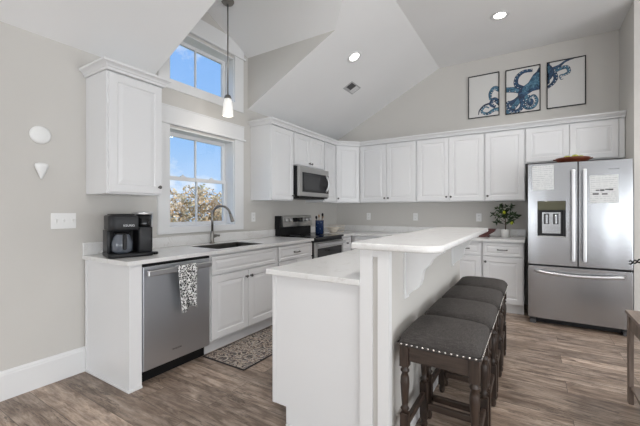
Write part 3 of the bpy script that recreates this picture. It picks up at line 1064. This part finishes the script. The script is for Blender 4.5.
m.box(1.643, 2.259, .262, 2.24, 0, .031, .004)
tag(m.build('island_countertop', 'quartz', None, (0, 0, ZC0)), 'low white quartz countertop of the island, left of the raised bar', 'countertop', 'white quartz worktops')

HX0, HX1, HY0, HY1, HZ = 2.262, 2.402, .285, 2.235, 1.070
r = thing('bar_half_wall', 'greige half wall with white corner boards carrying the raised bar', 'half wall', (HX0, HY0, 0), 0)
hw = HX1 - HX0; hl = HY1 - HY0
m = M(); m.box(0, hw, 0, hl, .001, HZ); m.build('wall_core', 'wall', r)
m = M(); m.box(-.002, .064, -.015, -.0005, .001, HZ - .001); m.build('corner_board', 'trim', r)
m = M(); m.box(.094, hw + .013, -.015, -.0005, .001, HZ - .001); m.box(hw + .0005, hw + .013, -.0005, .022, .001, HZ - .001); m.build('corner_board', 'trim', r)
m = M(); m.box(.0645, .0935, -.012, -.0005, HZ - .03, HZ - .001); m.box(.0645, .0935, -.008, -.0005, HZ - .035, HZ - .030); m.build('top_trim', 'trim', r)
m = M(); m.box(hw + .0005, hw + .014, .023, hl, .001, .12, .002); m.build('baseboard', 'trim', r)
for cy in (.245, 1.545):
    m = M()
    pr = [(0, 0), (.205, 0), (.205, -.022), (.190, -.030), (.165, -.045), (.142, -.068), (.128, -.095), (.112, -.108), (.100, -.120), (.092, -.145), (.088, -.175), (.078, -.205), (.058, -.228), (.035, -.240), (.012, -.262), (0, -.275)]
    m.prism([(hw + .0125 + a * .97, HZ - .001 + b) for a, b in pr], 1, cy, cy + .042)
    m.box(hw + .0005, hw + .0122, cy - .012, cy + .054, HZ - .285, HZ - .001)
    m.build('corbel', 'trim', r)
def rrect(x0, x1, y0, y1, rs):
    """rounded rectangle, rs = radii of (x0y0, x1y0, x1y1, x0y1)"""
    P = []
    for (cx, cy, a0, rr) in ((x0, y0, PI, rs[0]), (x1, y0, 1.5 * PI, rs[1]), (x1, y1, 0, rs[2]), (x0, y1, .5 * PI, rs[3])):
        ox = cx + rr * (1 if cx == x0 else -1); oy = cy + rr * (1 if cy == y0 else -1)
        for k in range(9):
            a = a0 + PI / 2 * k / 8
            P.append((ox + rr * math.cos(a), oy + rr * math.sin(a)))
    return P
def rounded_slab(m, x0, x1, y0, y1, z0, z1, rs, e=.006):
    L = []
    for ins, z in ((e, z0), (e * .3, z0 + e * .3), (0, z0 + e), (0, z1 - e), (e * .3, z1 - e * .3), (e, z1)):
        L.append([m.bm.verts.new((p[0], p[1], z)) for p in rrect(x0 + ins, x1 - ins, y0 + ins, y1 - ins, [max(.002, q_ - ins) for q_ in rs])])
    n_ = len(L[0])
    for a, b in zip(L, L[1:]):
        for k in range(n_):
            j = (k + 1) % n_
            m.bm.faces.new((a[k], a[j], b[j], b[k])).smooth = True
    m.bm.faces.new(L[0][::-1]); m.bm.faces.new(L[-1])
m = M(); rounded_slab(m, 2.216, 2.655, .243, 2.245, 0, .033, (.02, .10, .05, .02), .008)
tag(m.build('bar_countertop', 'quartz', None, (0, 0, HZ + .001)), 'raised white quartz bar top with rounded corner, above the stools', 'countertop', 'white quartz worktops')

# ------------------------------------------------------------------ bar stools
def make_stool():
    r = thing('bar_stool', '', 'stool', (2.615, .53, 0), 0, 'bar stools at the raised bar')
    hx, hy, zs = .181, .198, .605
    # cushion
    m = M()
    nx, ny = 16, 18
    def P(i, j):
        u = 2 * i / nx - 1; v_ = 2 * j / ny - 1
        rr = .12
        x, y = u * (hx + .008), v_ * (hy + .008)
        # round the plan corners
        k = max(0, (abs(u) ** 6 + abs(v_) ** 6) - 1)
        s = 1 / (1 + .05 * k)
        z = zs + .029 + .047 * (1 - abs(u) ** 3.2) ** .45 * (1 - abs(v_) ** 3.2) ** .45
        return (x * s, y * s, z)
    vs = [P(i, j) for j in range(ny + 1) for i in range(nx + 1)]
    fs = [(j * (nx + 1) + i, j * (nx + 1) + i + 1, (j + 1) * (nx + 1) + i + 1, (j + 1) * (nx + 1) + i) for j in range(ny) for i in range(nx)]
    rim = [i for i in range(nx + 1)] + [j * (nx + 1) + nx for j in range(1, ny + 1)] + [ny * (nx + 1) + i for i in range(nx - 1, -1, -1)] + [j * (nx + 1) for j in range(ny - 1, 0, -1)]
    base_i = len(vs)
    for i in rim:
        vs.append((vs[i][0], vs[i][1], zs - .004))
    k = len(rim)
    for a in range(k):
        b = (a + 1) % k
        fs.append((rim[b], rim[a], base_i + a, base_i + b))
    fs.append(tuple(base_i + a for a in range(k)))
    m.mesh(vs, fs, True)
    m.build('cushion', 'fabric', r)
    m = M().use('nail')
    ring = []
    n1, n2 = 14, 16
    for a in range(n1):
        x = -hx + 2 * hx * (a + .5) / n1
        ring += [(x, -hy - .0085, (0, -1, 0)), (x, hy + .0085, (0, 1, 0))]
    for a in range(n2):
        y = -hy + 2 * hy * (a + .5) / n2
        ring += [(-hx - .0085, y, (-1, 0, 0)), (hx + .0085, y, (1, 0, 0))]
    for x, y, d_ in ring:
        m.lathe([(.0058, 0), (.0045, .002), (.002, .0032)], (x, y, zs + .007), d_, 8)
    m.use('fabric')
    bx_, by_ = hx + .0088, hy + .0088
    m.box(-bx_, bx_, -by_ - .0006, -by_ + .001, zs + .002, zs + .012); m.box(-bx_, bx_, by_ - .001, by_ + .0006, zs + .002, zs + .012)
    m.box(-bx_ - .0006, -bx_ + .001, -by_, by_, zs + .002, zs + .012); m.box(bx_ - .001, bx_ + .0006, -by_, by_, zs + .002, zs + .012)
    m.build('nailhead_trim', None, r)
    lx, ly = hx - .022, hy - .022
    zt = zs - .0045
    for sx in (-1, 1):
        for sy in (-1, 1):
            m = M()
            cx, cy = sx * lx, sy * ly
            m.box(cx - .022, cx + .022, cy - .022, cy + .022, zt - .105, zt, .002)
            m.lathe([(.015, .012), (.017, .03), (.0195, .045), (.0195, .06), (.0195, .245)] if False else
                    [(.013, .001), (.018, .012), (.020, .03), (.015, .045), (.021, .052), (.021, .058)], (cx, cy, 0), seg=16)
            m.box(cx - .0205, cx + .0205, cy - .0205, cy + .0205, .058, .265, .002)
            m.lathe([(.019, .265), (.014, .275), (.022, .285), (.014, .297), (.0165, .32), (.020, .37), (.0225, .41), (.021, .44), (.014, .462), (.022, .470), (.022, .478), (.014, .486), (.019, zt - .105)], (cx, cy, 0), seg=16)
            m.build('leg', 'stoolwood_v', r)
    m = M()
    a = .0225
    for sy in (-1, 1):
        m.box(-lx + a, lx - a, sy * ly - .011, sy * ly + .011, zt - .075, zt)
    for sx in (-1, 1):
        m.box(sx * lx - .011, sx * lx + .011, -ly + a, ly - a, zt - .075, zt)
    m.build('apron', 'stoolwood_h', r)
    for sy, z in ((-1, .13), (1, .13)):
        m = M(); m.box(-lx + a, lx - a, sy * ly - .011, sy * ly + .011, z - .018, z + .018, .003); m.build('stretcher', 'stoolwood_h', r)
    for sx in (-1, 1):
        m = M(); m.box(sx * lx - .011, sx * lx + .011, -ly + a, ly - a, .20 - .018, .20 + .018, .003); m.build('stretcher', 'stoolwood_h', r)
    return r
st0 = make_stool()
labs = ['nearest dark wood bar stool with nailhead charcoal seat', 'second nearest charcoal upholstered bar stool along the half wall', 'third charcoal upholstered bar stool from the camera', 'farthest charcoal bar stool, nearest the back cabinets']
for i in range(4):
    o = st0 if i == 0 else copy_tree(st0)
    o.location = (2.622 + .002 * i, .538 + .455 * i, 0)
    o['label'] = labs[i]

# ------------------------------------------------------------------ things on the counters
# coffee maker: local frame, front towards -y
r = thing('coffee_maker', 'black coffee maker with a glass carafe, on the counter left of the window', 'coffee maker', (.315, .165, ZC + .001), PI / 2 - .30)
def slabz(m, x0, x1, y0, y1, z0, z1, rs, e=.006):
    rounded_slab(m, x0, x1, y0, y1, z0, z1, rs, e)
m = M()
slabz(m, -.155, .155, -.15, .14, 0, .030, (.04, .05, .03, .03)); m.build('base_plate', 'black', r)
m = M(); slabz(m, -.150, -.128, -.05, .13, .0305, .20, (.004,) * 4, .003); m.build('side_wall', 'charcoal', r)
m = M(); slabz(m, -.127, .045, .035, .13, .0305, .20, (.004,) * 4, .003); m.build('back_wall', 'charcoal', r)
m = M(); slabz(m, -.150, .045, -.13, .13, .2005, .315, (.05, .004, .03, .05), .012); top = m.build('brew_head', 'charcoal', r)
m = M(); slabz(m, -.13, .03, -.10, .11, .3153, .325, (.04, .02, .02, .04), .004); m.build('lid', 'black', top)
text_part('KEURIG', .022, 'logo', 'whiteink', top, Matrix.Translation((-.02, -.1306, .238)) @ STAND)
m = M(); slabz(m, .046, .150, -.12, .13, .0305, .315 - .09, (.02, .02, .03, .01), .006); m.build('single_cup_tower', 'charcoal', r)
m = M(); m.lathe([(.050, .226), (.052, .24), (.056, .318)], (.098, -.062, 0), seg=22); m.box(.048, .148, -.05, .128, .226, .312, .006); pod = m.build('pod_holder', 'blackglass', r)
m = M(); m.lathe([(.060, .3185), (.064, .322), (.064, .336), (.050, .343)], (.098, -.062, 0), seg=22); m.box(.050, .147, -.03, .125, .319, .338, .006); m.build('chrome_lid', 'handle', pod)
m = M(); m.tube([(.150, -.05, .205), (.163, -.05, .24), (.163, -.05, .31)], .004, 8); m.build('lid_lever', 'handle', pod)
m = M(); m.lathe([(.055, 0), (.070, .02), (.072, .075), (.058, .118), (.048, .135), (.050, .140)], (-.052, -.06, .0312), seg=24); cf = m.build('carafe', 'carafe', r)
m = M(); m.lathe([(.050, .1715), (.052, .178), (.045, .188), (.01, .190)], (-.052, -.06, 0), seg=24); m.build('carafe_lid', 'black', cf)
m = M(); m.box(-.064, -.040, -.165, -.131, .06, .175, .006); m.build('carafe_handle', 'black', cf)
m = M(); slabz(m, .156, .195, -.12, -.05, .004, .024, (.01, .03, .03, .01), .005); m.build('drip_tray', 'black', r)

# hand towel over the dishwasher handle
m = M()
tw0, tw1 = .335, .515
zt_ = .8345
nw = 14
def towel_pts(u):
    k = .004 * math.sin(u * 9) + .003 * math.sin(u * 21 + 1)
    sh = .03
    front = [(.694 + k * (1 + i * .25) , zt_ - .004 - .038 * i) for i in range(0, 10)]
    pts = [(.694 + k, zt_ - .004), (.692, zt_ + .003), (.686, zt_ + .006), (.672, zt_ + .006), (.664, zt_ + .002), (.660, zt_ - .02)]
    back = [(.657 + k * .3, zt_ - .04 - .04 * i) for i in range(1)]
    return front[::-1] + pts[1:] + back
rows = []
for i in range(nw + 1):
    u = i / nw
    P_ = towel_pts(u)
    L = []
    for j, (x, z) in enumerate(P_):
        drop = max(0, (zt_ - z)) / .35
        y = tw0 + (tw1 - tw0) * u
        y += (.5 - u) * .045 * drop + .012 * drop
        zz = z - (.02 * math.sin(u * 6.0 + .5) * drop)
        L.append((x, y, zz))
    rows.append(L)
nj = len(rows[0])
vs = [p for L in rows for p in L]
fs = [(i * nj + j, i * nj + j + 1, (i + 1) * nj + j + 1, (i + 1) * nj + j) for i in range(nw) for j in range(nj - 1)]
org = Vector((.68, tw0, .5))
m.mesh([Vector(p) - org for p in vs], fs, True)
o = m.build('hand_towel', 'towel', None, org)
sm = o.modifiers.new('thick', 'SOLIDIFY'); sm.thickness = .003; sm.offset = 0
tag(o, 'white towel with black leaf print hanging on the dishwasher handle', 'towel')

# utensil crock on the range
CX, CY = .335, 2.955
r = thing('utensil_crock', 'dark blue utensil crock standing on the right rear of the range', 'crock', (CX, CY, .9235), 0)
m = M(); m.lathe([(.058, 0), (.062, .004), (.063, .19), (.065, .20), (.060, .201), (.056, .19), (.055, .02)], seg=26); m.build('crock', 'crock', r)
m = M(); m.lathe([(.0635, .195), (.0665, .198), (.0665, .203), (.0575, .2035), (.057, .197)], seg=26)
for k, (a, ln, kind, lab) in enumerate(((2.3, .28, 0, 'wooden spoon leaning left in the blue crock'), (.9, .27, 0, 'wooden spoon leaning right in the blue crock'), (3.9, .26, 1, 'dark turner leaning in the blue crock'), (0.1, .30, 1, 'dark utensil standing upright in the blue crock'))):
    u_ = M()
    dx, dy = math.cos(a) * .036, math.sin(a) * .036
    top = (dx * 1.35, dy * 1.35, ln - .03)
    u_.tube([(dx * .3, dy * .3, .022), top], .0045, 8)
    u_.ball((top[0], top[1], top[2] + .012), .018, 1, .5, 1.5, 12)
    o = u_.build('wooden_spoon' if kind == 0 else 'kitchen_utensil', 'spoonwood' if kind == 0 else 'charcoal', None, (CX, CY, .9235))
    tag(o, lab, 'utensil', 'utensils in the blue crock')
m.bm.free()

# cream bowl in a wire basket on the corner counter
r = thing('ceramic_bowl', 'cream ceramic bowl with side handles on the counter right of the range', 'bowl', (.30, 3.42, ZC + .001), .4)
m = M(); m.lathe([(.045, 0), (.05, .006), (.085, .05), (.098, .085), (.100, .090), (.094, .089), (.08, .052), (.03, .014)], seg=28); m.build('bowl', 'cream', r)
for s in (-1, 1):
    m = M(); m.tube([(s * .090, -.03, .075), (s * .125, -.022, .088), (s * .135, 0, .09), (s * .125, .022, .088), (s * .090, .03, .075)], .006, 8); m.build('handle', 'cream', r)
r = thing('wire_basket', 'pale wire basket behind the cream bowl in the corner', 'basket', (.235, 3.64, ZC + .001), .3)
m = M()
for z, s in ((.004, .85), (.06, .95), (.11, 1.0)):
    P_ = [(s * .14 * math.cos(2 * PI * k / 24), s * .09 * math.sin(2 * PI * k / 24), z) for k in range(25)]
    m.tube(P_, .003, 6)
for k in range(14):
    a = 2 * PI * k / 14
    m.tube([(.85 * .14 * math.cos(a), .85 * .09 * math.sin(a), .004), (.14 * math.cos(a), .09 * math.sin(a), .11)], .0022, 6)
m.build('wire_frame', 'cream', r)

# potted lemon tree on the back counter
r = thing('potted_lemon_tree', 'small lemon tree in a white pot on the back counter by the refrigerator', 'potted plant', (2.700, 3.775, ZC + .001), 0)
m = M(); m.lathe([(.042, 0), (.048, .004), (.056, .09), (.058, .105), (.053, .106), (.050, .09), (.01, .085)], seg=24); m.build('pot', 'ceramic', r)
m = M()
m.tube([(0, 0, .088), (.004, 0, .16), (-.002, .003, .24), (.002, 0, .34)], .008, 8, .004)
rnd = random.Random(11)
tips = []
for a, h0, ln, up in ((0.2, .19, .13, .09), (3.0, .20, .14, .10), (1.6, .24, .08, .08), (4.6, .24, .09, .07), (2.5, .28, .11, .10), (.7, .30, .09, .11), (5.4, .16, .13, .06), (3.7, .32, .06, .10), (5.9, .26, .12, .05), (3.4, .17, .11, .03)):
    p0 = Vector((0, 0, h0)); p1 = Vector((math.cos(a) * ln * .6, math.sin(a) * ln * .4, h0 + up * .6)); p2 = Vector((math.cos(a) * ln, math.sin(a) * ln * .6, h0 + up))
    m.tube([p0, p1, p2], .0035, 6, .002)
    tips += [p1, p2, (p1 + p2) / 2]
tips += [Vector((0, 0, .36)), Vector((.01, 0, .40))]
m.build('trunk', 'stem', r)
m = M()
for p in tips:
    for k in range(5):
        d_ = Vector((rnd.gauss(0, 1), rnd.gauss(0, .8), rnd.gauss(.1, .8))).normalized()
        s_ = d_.cross(Vector((rnd.gauss(0, 1), rnd.gauss(0, 1), rnd.gauss(0, 1)))).normalized()
        L, wdt = rnd.uniform(.045, .068), rnd.uniform(.010, .016)
        up = d_.cross(s_) * .006
        b0 = p; 
        m.mesh([b0, b0 + d_ * L * .4 + s_ * wdt + up, b0 + d_ * L * .4 - up, b0 + d_ * L * .4 - s_ * wdt + up, b0 + d_ * L], [(0, 1, 2), (0, 2, 3), (1, 4, 2), (2, 4, 3)], True)
m.build('foliage', 'leaf', r)
for p in ((-.012, -.05, .325), (.075, -.05, .195)):
    m = M(); m.ball(p, .022, .9, .9, 1.15); m.build('lemon', 'lemon', r)

# dark red wooden stand on the back counter
r = thing('wooden_bookstand', 'dark red wooden folding stand on the back counter beside the bar end', 'stand', (2.47, 3.77, ZC + .001), 0)
m = M(); m.prism([(-.105, 0), (.0, 0), (.115, .080), (.115, .102), (.018, .102)], 1, -.10, .05); m.build('leaning_board', 'redwood', r)
m = M(); m.prism([(.003, 0), (.06, 0), (.038, .024)], 1, -.10, .05); m.build('foot_board', 'redwood', r)
m = M(); m.prism([(.010, .1025), (.125, .1025), (.125, .112), (.016, .112)], 1, -.10, .05); m.build('ledge', 'redwood', r)

# rug
r = thing('kitchen_rug', 'patterned beige and charcoal rug on the floor before the sink', 'rug', (.58, .66, .001), 0)
m = M(); m.box(.012, .478, .012, 1.088, 0, .007); m.build('pile', 'rug', r)
m = M(); m.box(0, .49, 0, .0115, 0, .006); m.box(0, .49, 1.0885, 1.10, 0, .006); m.box(0, .0115, .0115, 1.0885, 0, .006); m.box(.4785, .49, .0115, 1.0885, 0, .006); m.build('binding', 'rugedge', r)

# ------------------------------------------------------------------ on the walls
def outlet(label, loc, rot, kind='outlet'):
    r = thing('wall_outlet', label, 'outlet', loc, rot, 'white wall outlets')
    m = M(); m.box(-.036, .036, -.006, -.0005, -.058, .058, .002); m.build('plate', 'plastic', r)
    for z in (-.024, .024):
        m = M(); m.box(-.017, .017, -.008, -.0062, z - .015, z + .015, .0008); s_ = m.build('socket', 'plastic', r)
        m = M(); m.box(-.009, -.006, -.0086, -.0081, z - .003, z + .007); m.box(.006, .009, -.0086, -.0081, z - .003, z + .007); m.build('slots', 'slot', s_)
    return r
outlet('white wall outlet between the window and the range', (0, 1.905, 1.185), R90)
for x, lab in ((.630, 'white wall outlet on the back wall nearest the corner'), (1.433, 'white wall outlet in the middle of the back wall'), (2.348, 'white wall outlet on the back wall left of the lemon tree')):
    outlet(lab, (x, YB, 1.168), 0)
r = thing('light_switch', 'white triple light switch plate on the left wall', 'switch', (0, -.147, 1.188), R90)
m = M(); m.box(-.081, .081, -.006, -.0005, -.059, .059, .002); m.build('plate', 'plastic', r)
for x in (-.046, 0, .062):
    m = M(); m.prism([(-.0062, -.010), (-.0062, .012), (-.018, .008), (-.014, -.002)], 0, x - .005, x + .005); m.build('toggle', 'plastic', r)
m = M(); m.lathe([(.062, 0), (.064, .006), (.062, .016), (.050, .024), (.02, .028)], (0, 0, 0), (1, 0, 0), 30)
tag(m.build('round_wall_alarm', 'plastic', None, (.0005, -.292, 1.808)), 'round white detector high on the left wall', 'detector')
m = M()
prof = [(.004, -.062), (.010, -.050), (.022, -.018), (.036, .012), (.042, .032), (.038, .046), (.018, .054)]
m.lathe(prof, (0, 0, 0), (0, 0, 1), 24, True, .55, 1.0)
tag(m.build('teardrop_wall_pocket', 'plastic', None, (.0235, -.290, 1.553)), 'small white teardrop shaped ornament on the left wall below the detector', 'ornament')

# three framed octopus prints: one drawing clipped by three frames
FR = [(2.208, 2.610, 2.600, 3.210), (2.685, 3.092, 2.592, 3.203), (3.160, 3.568, 2.596, 3.204)]
SH = []     # (material, polygon in x,z)
def P2(k, fx, fz):
    x0, x1, z0, z1 = FR[k]
    return (x0 + (x1 - x0) * fx, z1 - (z1 - z0) * fz)
def spline(pts, n=10):
    o_ = []
    for i in range(len(pts) - 1):
        p0 = Vector(pts[max(i - 1, 0)]); p1 = Vector(pts[i]); p2 = Vector(pts[i + 1]); p3 = Vector(pts[min(i + 2, len(pts) - 1)])
        for k in range(n):
            t_ = k / n
            o_.append(.5 * ((2 * p1) + (p2 - p0) * t_ + (2 * p0 - 5 * p1 + 4 * p2 - p3) * t_ ** 2 + (3 * p1 - p0 - 3 * p2 + p3) * t_ ** 3))
    o_.append(Vector(pts[-1]))
    return o_
def ribbon(mat, pts, w0, w1, layer):
    c_ = spline(pts)
    n_ = len(c_)
    q0 = None
    for i in range(n_):
        d_ = (c_[min(i + 1, n_ - 1)] - c_[max(i - 1, 0)]).normalized()
        nn = Vector((-d_.y, d_.x)) * (w0 + (w1 - w0) * i / (n_ - 1)) / 2
        q1 = (c_[i] - nn, c_[i] + nn)
        if q0:
            SH.append((mat, layer, [q0[0], q1[0], q1[1], q0[1]]))
        q0 = q1
def tentacle(pts, w0, w1, layer, mat='ink1', suck=True):
    ribbon('ink3', pts, w0 + .012, w1 + .006, layer)
    ribbon(mat, pts, w0, w1, layer + .5)
    if suck:
        c_ = spline(pts, 5)
        for i in range(1, len(c_) - 1, 2):
            d_ = (c_[i + 1] - c_[i - 1]).normalized()
            nn = Vector((-d_.y, d_.x)) * (w0 + (w1 - w0) * i / len(c_)) * .3
            p = c_[i] + nn
            r_ = .0065
            SH.append(('artpaper', layer + .8, [p + Vector((r_ * math.cos(a * PI / 3), r_ * math.sin(a * PI / 3))) for a in range(6)]))
tentacle([P2(1, .55, .55), P2(1, .30, .47), P2(1, -.12, .42), P2(0, .85, .36), P2(0, .72, .47), P2(0, .73, .62)], .075, .030, 1, 'ink2')
tentacle([P2(1, .50, .62), P2(1, .25, .74), P2(1, -.1, .75), P2(0, .85, .62), P2(0, .74, .72), P2(0, .88, .80)], .07, .035, 2)
tentacle([P2(1, .45, .66), P2(1, .12, .93), P2(1, -.15, .86), P2(0, .85, .86), P2(0, .62, .93), P2(0, .44, .86), P2(0, .55, .76), P2(0, .68, .80)], .06, .012, 3, 'ink2')
tentacle([P2(0, .80, .70), P2(0, .55, .72), P2(0, .38, .82), P2(0, .34, .93)], .018, .005, 1, 'ink3', False)
tentacle([P2(1, .45, .62), P2(1, .50, .82), P2(1, .38, .94), P2(1, .18, .92), P2(1, .05, .80), P2(1, .12, .70)], .055, .022, 4)
tentacle([P2(1, .50, .46), P2(1, .32, .36), P2(1, .34, .20), P2(1, .52, .10), P2(1, .78, .10)], .05, .035, 2)
tentacle([P2(1, .65, .62), P2(1, .55, .78), P2(1, .62, .90), P2(1, .80, .90), P2(1, .90, .78), P2(1, .82, .66), P2(1, .70, .70), P2(1, .70, .80)], .05, .018, 3, 'ink2')
SH.append(('ink1', 1.2, [P2(1, .72 + .10 * math.cos(a * PI / 6), .79 + .085 * math.sin(a * PI / 6)) for a in range(12)]))
body = [P2(1, 1.25, -.02), P2(1, .98, .10), P2(1, .80, .20), P2(1, .66, .36), P2(1, .48, .44), P2(1, .38, .52), P2(1, .36, .62), P2(1, .46, .68), P2(1, .62, .62), P2(1, .78, .56), P2(1, 1.02, .54), P2(1, 1.25, .45)]
SH.append(('ink3', 5, body))
bc = Vector((sum(p[0] for p in body) / 12, sum(p[1] for p in body) / 12))
SH.append(('ink1', 5.5, [tuple(bc + (Vector(p) - bc) * .95) for p in body]))
SH.append(('ink2', 5.7, [tuple(bc + (Vector(p) - bc) * .62 + Vector((-.01, .01))) for p in body]))
SH.append(('ink3', 5, [P2(2, -.05 + .24 * math.cos(a * PI / 8), .22 + .20 * math.sin(a * PI / 8)) for a in range(16)]))
SH.append(('ink1', 5.5, [P2(2, -.05 + .22 * math.cos(a * PI / 8), .22 + .185 * math.sin(a * PI / 8)) for a in range(16)]))
SH.append(('ink2', 5.6, [P2(2, -.02 + .12 * math.cos(a * PI / 8), .16 + .09 * math.sin(a * PI / 8)) for a in range(16)]))
tentacle([P2(2, .10, .25), P2(2, .32, .18), P2(2, .52, .17), P2(2, .58, .27), P2(2, .47, .32), P2(2, .36, .33), P2(2, .38, .40), P2(2, .43, .40)], .045, .008, 2, 'ink2')
tentacle([P2(2, .15, .15), P2(2, .34, .11), P2(2, .50, .04), P2(2, .75, .0)], .028, .010, 1, 'ink1', False)
tentacle([P2(2, .18, .22), P2(2, .24, .36), P2(2, .14, .48), P2(2, -.05, .56)], .045, .03, 3)
def clip(poly, x0, x1, z0, z1):
    for ax, val, sg in ((0, x0, 1), (0, x1, -1), (1, z0, 1), (1, z1, -1)):
        o_ = []
        n_ = len(poly)
        for i in range(n_):
            a, b = poly[i], poly[(i + 1) % n_]
            ia, ib = (a[ax] - val) * sg >= 0, (b[ax] - val) * sg >= 0
            if ia:
                o_.append(a)
            if ia != ib:
                t_ = (val - a[ax]) / (b[ax] - a[ax])
                o_.append((a[0] + (b[0] - a[0]) * t_, a[1] + (b[1] - a[1]) * t_))
        poly = o_
        if len(poly) < 3:
            return None
    return poly
labs = ['left framed print with curling blue tentacle tips', 'middle framed print with the large blue octopus body', 'right framed print with a mostly blank sheet and one blue tentacle']
for k, (x0, x1, z0, z1) in enumerate(FR):
    r = thing('framed_print', labs[k] + ', above the cabinets', 'picture', (x0, YB, z0), 0, 'framed octopus prints')
    w_, h_ = x1 - x0, z1 - z0
    m = M(); b_ = .010
    m.box(0, b_, -.022, -.001, 0, h_); m.box(w_ - b_, w_, -.022, -.001, 0, h_); m.box(b_, w_ - b_, -.022, -.001, 0, b_); m.box(b_, w_ - b_, -.022, -.001, h_ - b_, h_)
    m.build('frame', 'black', r)
    m = M(); m.use('artpaper'); m.box(b_ + .0005, w_ - b_ - .0005, -.010, -.001, b_ + .0005, h_ - b_ - .0005)
    for mat, layer, poly in SH:
        pl = clip([tuple(p) for p in poly], x0 + b_ + .001, x1 - b_ - .001, z0 + b_ + .001, z1 - b_ - .001)
        if pl:
            m.use(mat)
            try:
                m.face([(p[0] - x0, -.0102 - layer * .0004, p[1] - z0) for p in pl])
            except ValueError:
                pass
    m.build('print', None, r)

# ------------------------------------------------------------------ lights and vent of the ceiling
ang = math.atan2(ZF - ZE, XF)
def can(label, loc, tilt, power):
    r = thing('recessed_light', label, 'ceiling light', loc, 0, 'recessed ceiling lights')
    r.rotation_euler = (0, tilt, 0)
    m = M(); m.lathe([(.060, -.003), (.092, -.003), (.094, -.007), (.086, -.010), (.062, -.005)], seg=32); m.build('trim_ring', 'trim', r)
    m = M(); m.lathe([(.061, -.0045), (.055, -.0065), (.02, -.0075)], seg=28); m.build('lens', 'lamp', r)
    l_ = bpy.data.lights.new('can_lamp', 'SPOT'); l_.energy = power; l_.spot_size = 2.3; l_.spot_blend = .8; l_.shadow_soft_size = .06; l_.color = (1, .965, .925)
    lo = bpy.data.objects.new('can_lamp', l_); COL.objects.link(lo); lo.parent = r; lo.location = (0, 0, -.03)
    return r
can('lit recessed light on the flat ceiling above the refrigerator side', (2.694, 2.968, ZF), 0, 16)
can('lit recessed light on the sloped ceiling, left of the crease', (1.178, 2.40, S1(1.178)), -ang, 34)
# unseen recessed lights added to brighten the kitchen
for i, (cx_, cy_) in enumerate(((3.2, 1.2), (4.9, 2.3), (4.9, -.6), (2.9, -1.0))):
    can(('added unseen recessed light on the flat ceiling above the bar stools', 'added unseen recessed light on the flat ceiling in front of the right stub wall', 'added unseen recessed light on the flat ceiling right of the side table', 'added unseen recessed light on the flat ceiling above the open floor before the island')[i], (cx_, cy_, ZF), 0, 60)
r = thing('ceiling_vent', 'white ceiling register with a dark opening on the sloped ceiling', 'vent', (.877, 2.937, S1(.877)), 0)
r.rotation_euler = (0, -ang, 0)
m = M(); m.box(-.078, .078, -.14, .14, -.006, -.001, .002); m.build('frame', 'ventgrey', r)
m = M(); m.box(-.035, .062, -.115, .01, -.0075, -.0062); m.build('opening', 'darkgrey', r)
m = M()
for k in range(5):
    m.box(-.060, .060, .028 + k * .02, .036 + k * .02, -.0085, -.0062)
m.build('louvers', 'ceil', r)

# pendant over the sink
r = thing('pendant_lamp', 'lit frosted glass pendant on a nickel rod over the sink', 'pendant lamp', (.33, 1.178, ZF), 0)
m = M(); m.lathe([(.0, -.046), (.025, -.046), (.05, -.038), (.066, -.020), (.066, -.001)][1:], seg=26); m.build('canopy', 'nickel', r)
m = M(); m.tube([(0, 0, -.03), (0, 0, -.98)], .0065, 10); m.build('rod', 'nickel', r)
m = M(); m.lathe([(.036, -1.020), (.036, -1.005), (.028, -.985), (.010, -.975)], seg=22); m.build('socket_cap', 'nickel', r)
m = M(); m.lathe([(.050, -1.195), (.055, -1.190), (.053, -1.15), (.042, -1.06), (.035, -1.0205)], seg=26); m.build('glass_shade', 'frost', r)
l_ = bpy.data.lights.new('pendant_bulb', 'POINT'); l_.energy = 1.2; l_.shadow_soft_size = .05; l_.color = (1, .93, .84)
lo = bpy.data.objects.new('pendant_bulb', l_); COL.objects.link(lo); lo.parent = r; lo.location = (0, 0, -1.26)

# ------------------------------------------------------------------ side table and iron ornament at the right
r = thing('side_table', 'grey brown wooden side table at the right edge of the room', 'table', (3.525, .55, 0), 0)
tw, tl, th = .60, 1.165, .605
m = M(); m.box(0, tw, 0, tl, th - .022, th, .003); m.build('tabletop', 'tabletopwood', r)
for x in (.008, tw - .034):
    for y in (.012, tl - .062):
        m = M(); m.box(x, x + .026, y, y + .05, .001, th - .0225, .003); m.build('leg', 'tablewood', r)
m = M()
for x in (.016, tw - .034):
    m.box(x, x + .018, .063, tl - .063, th - .115, th - .0225)
for y in (.016, tl - .034):
    m.box(.0345, tw - .0345, y, y + .018, th - .115, th - .0225)
m.build('apron', 'tablewood', r)
m = M(); m.box(.02, tw - .02, .063, tl - .063, .10, .118); m.build('shelf', 'tabletopwood', r)
r = thing('iron_ornament', 'black twisted iron ornament reaching in from the right above the side table', 'ornament', (3.76, 1.54, .606), 0)
m = M(); m.lathe([(.06, 0), (.06, .012), (.02, .02), (.012, .03)], seg=20); m.tube([(0, 0, .025), (0, 0, .405)], .010, 8); m.build('stand', 'black', r)
m = M()
pts = [Vector((.02 - .255 * k / 40, -.005 + .06 * k / 40, .412 - .085 * k / 40)) for k in range(41)]
for ph in (0, PI):
    m.tube([p + Vector((0, .011 * math.cos(k * 1.0 + ph), .011 * math.sin(k * 1.0 + ph))) for k, p in enumerate(pts)], .0062, 8, .004)
m.build('twisted_arm', 'black', r)
